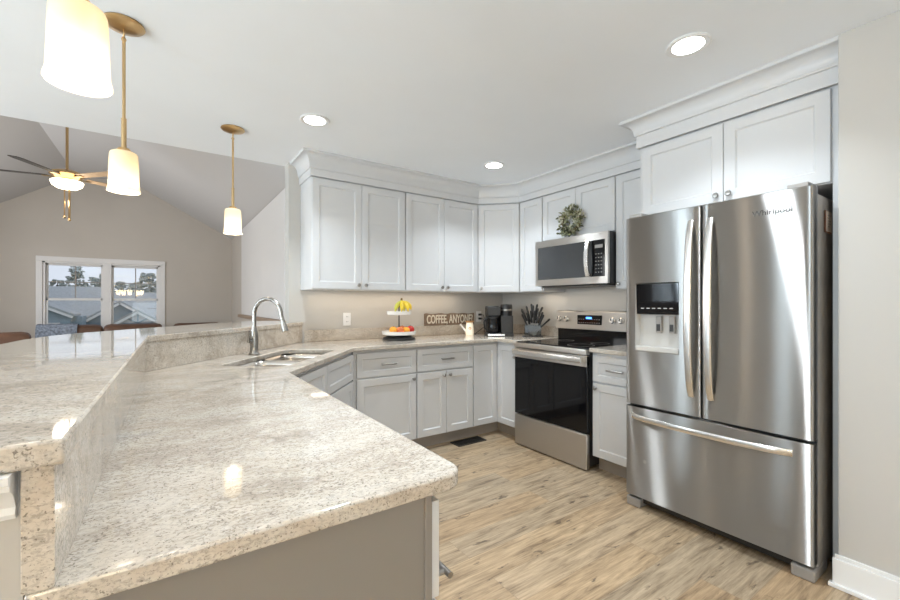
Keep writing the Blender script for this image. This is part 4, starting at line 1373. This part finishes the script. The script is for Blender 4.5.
def gable_front(parent, x0, x1, y, ze, zp, wallmat, trim='trimw', timber=True):
    xm = (x0 + x1) / 2
    mb = MB()
    mb.loft([[(x0 + 0.15, yy, GZ), (x1 - 0.15, yy, GZ), (x1 - 0.15, yy, ze + 0.08), (xm, yy, zp - 0.12), (x0 + 0.15, yy, ze + 0.08)] for yy in (y, y + 0.3)])
    mb.build('gable_wall', wallmat, parent, smooth=False)
    mb = MB()
    for a in (x0, x1):
        d_ = Vector((xm - a, 0, zp - ze)).normalized()
        n_ = Vector((-d_.z, 0, d_.x)) * (1 if a == x0 else -1)
        p0, p1 = Vector((a, 0, ze)), Vector((xm, 0, zp))
        mb.loft([[(p.x + q.x, y - 0.35 + yy, p.z + q.z) for q, yy in ((n_ * 0.07, 0), (n_ * -0.13, 0), (n_ * -0.13, 0.2), (n_ * 0.07, 0.2))] for p in (p0, p1)])
    mb.build('rake_board', trim, parent, smooth=False)
    if timber:
        mb = MB()
        hz = ze + (zp - ze) * 0.30
        mb.box(xm - 0.05, xm + 0.05, y - 0.06, y, ze - 0.1, zp - 0.2)
        mb.box(x0 + 0.6, x1 - 0.6, y - 0.06, y, ze + 0.02, ze + 0.12)
        for s in (-1, 1):
            p0, p1 = Vector((xm, 0, ze + 0.12)), Vector((xm + s * (x1 - x0) * 0.23, 0, hz + 0.38 * (zp - ze) * 0.6))
            mb.tube([(p0.x, y - 0.03, p0.z), (p1.x, y - 0.03, p1.z)], 0.05, 6)
        mb.build('timber_brace', 'siding', parent, smooth=False)


def gable_roof(parent, x0, x1, y0, y1, ze, zp):
    xm = (x0 + x1) / 2
    mb = MB()
    mb.loft([[(x0 - 0.05, y, ze), (xm, y, zp + 0.04), (x1 + 0.05, y, ze), (x1 + 0.05, y, ze + 0.14), (xm, y, zp + 0.18), (x0 - 0.05, y, ze + 0.14)] for y in (y0, y1)])
    mb.build('gable_shingles', 'roofing', parent, smooth=False)


h1 = thing('neighbor_house', 'grey house with two nested white-edged gables outside the window', 'house', (0, 0, 0), 0, 'houses outside the window')
gable_front(h1, -5.55, -0.05, 40, -0.50, 1.34, 'siding')
gable_roof(h1, -5.55, -0.05, 39.6, 46, -0.50, 1.34)
gable_front(h1, -3.15, -0.15, 38, -0.28, 0.66, 'pinkg')
gable_roof(h1, -3.15, -0.15, 37.6, 40, -0.28, 0.66)
mb = MB()
mb.loft([[(x, 43.5, 0.2), (x, 48, 2.30), (x, 52.5, 0.2), (x, 52.5, 0.0), (x, 43.5, 0.0)] for x in (-8.8, 4.0)])
mb.build('main_shingles', 'roofing', h1, smooth=False)
MB().box(-8.6, 3.8, 44, 52, GZ, 0.05).build('wall', 'siding', h1, smooth=False)
h2 = thing('neighbor_house', 'blue-grey house with one small gable and garage window outside the window', 'house', (0, 0, 0), 0, 'houses outside the window')
gable_front(h2, -8.5, -4.95, 36.5, 0.42, 1.30, 'siding')
gable_roof(h2, -8.5, -4.95, 36.1, 38.9, 0.42, 1.30)
MB().box(-6.35, -5.62, 36.44, 36.5, -1.6, 0.02).build('garage_window', 'pinkg', h2, smooth=False)
MB().box(-5.2, -4.6, 37, 38.8, GZ, 0.40).build('wall', 'siding', h2, smooth=False)
h3 = thing('neighbor_house', 'long grey roof of a farther house below the treeline', 'house', (0, 0, 0), 0, 'houses outside the window')
mb = MB()
mb.loft([[(x, 60, 1.0), (x, 66, 3.3), (x, 72, 1.0), (x, 72, 0.8), (x, 60, 0.8)] for x in (-15, -5.6)])
mb.build('roof_shingles', 'roofing', h3, smooth=False)
MB().box(-14.6, -6.0, 61, 71, GZ, 0.9).build('wall', 'pinkg', h3, smooth=False)

TG = 'trees behind the houses'
tr = random.Random(21)
spots = [(-12.9, 82, 5.0, 1.8, 'thin tree at the outer edge of the treeline'), (-10.6, 80, 6.8, 1.7, 'tallest thin tree rising over the far roof'),
         (-9.0, 84, 5.4, 1.9, 'bushy tree next to the tallest one'), (-7.6, 82, 6.2, 1.4, 'narrow tree behind the window muntin'),
         (-5.8, 84, 4.9, 2.0, 'low wide tree near the middle of the treeline'), (-3.9, 82, 4.6, 1.9, 'low tree just behind the window mullion'),
         (-1.45, 55, 4.6, 1.9, 'large pine close behind the double-gabled house'), (-3.2, 70, 3.4, 1.4, 'small tree beside the large pine')]
for q_, (x, y, zt, r, lb) in enumerate(spots):
    f_ = (77 + 7 * ((q_ * 3) % 8)) / y if r < 9 else 1
    x, y, r, zt = x * f_, y * f_, r * f_, 1.239 + (zt - 1.239) * f_
    t_ = thing('distant_tree', lb, 'tree', (x, y, GZ), 0, TG)
    H = zt - GZ
    MB().tube([(0, 0, 0), (0.05, 0, H * 0.6), (0, 0, H * 0.95)], [0.18, 0.12, 0.03], 8).build('trunk', 'bark', t_)
    mb = MB()
    for k in range(150):
        f = tr.random()
        zz = H * (0.45 + 0.53 * f)
        rr = r * (1.15 - 0.85 * f) * math.sqrt(tr.random())
        a = tr.random() * 2 * PI
        mb.ball((rr * math.cos(a), rr * math.sin(a), zz), r * tr.uniform(0.06, 0.14), (1.3, 1.3, 0.7), 6, 4)
    for v in mb.bm.verts:
        v.co += Vector((tr.gauss(0, 0.05), tr.gauss(0, 0.05), tr.gauss(0, 0.05)))
    mb.build('foliage', 'foliage', t_, smooth=False)
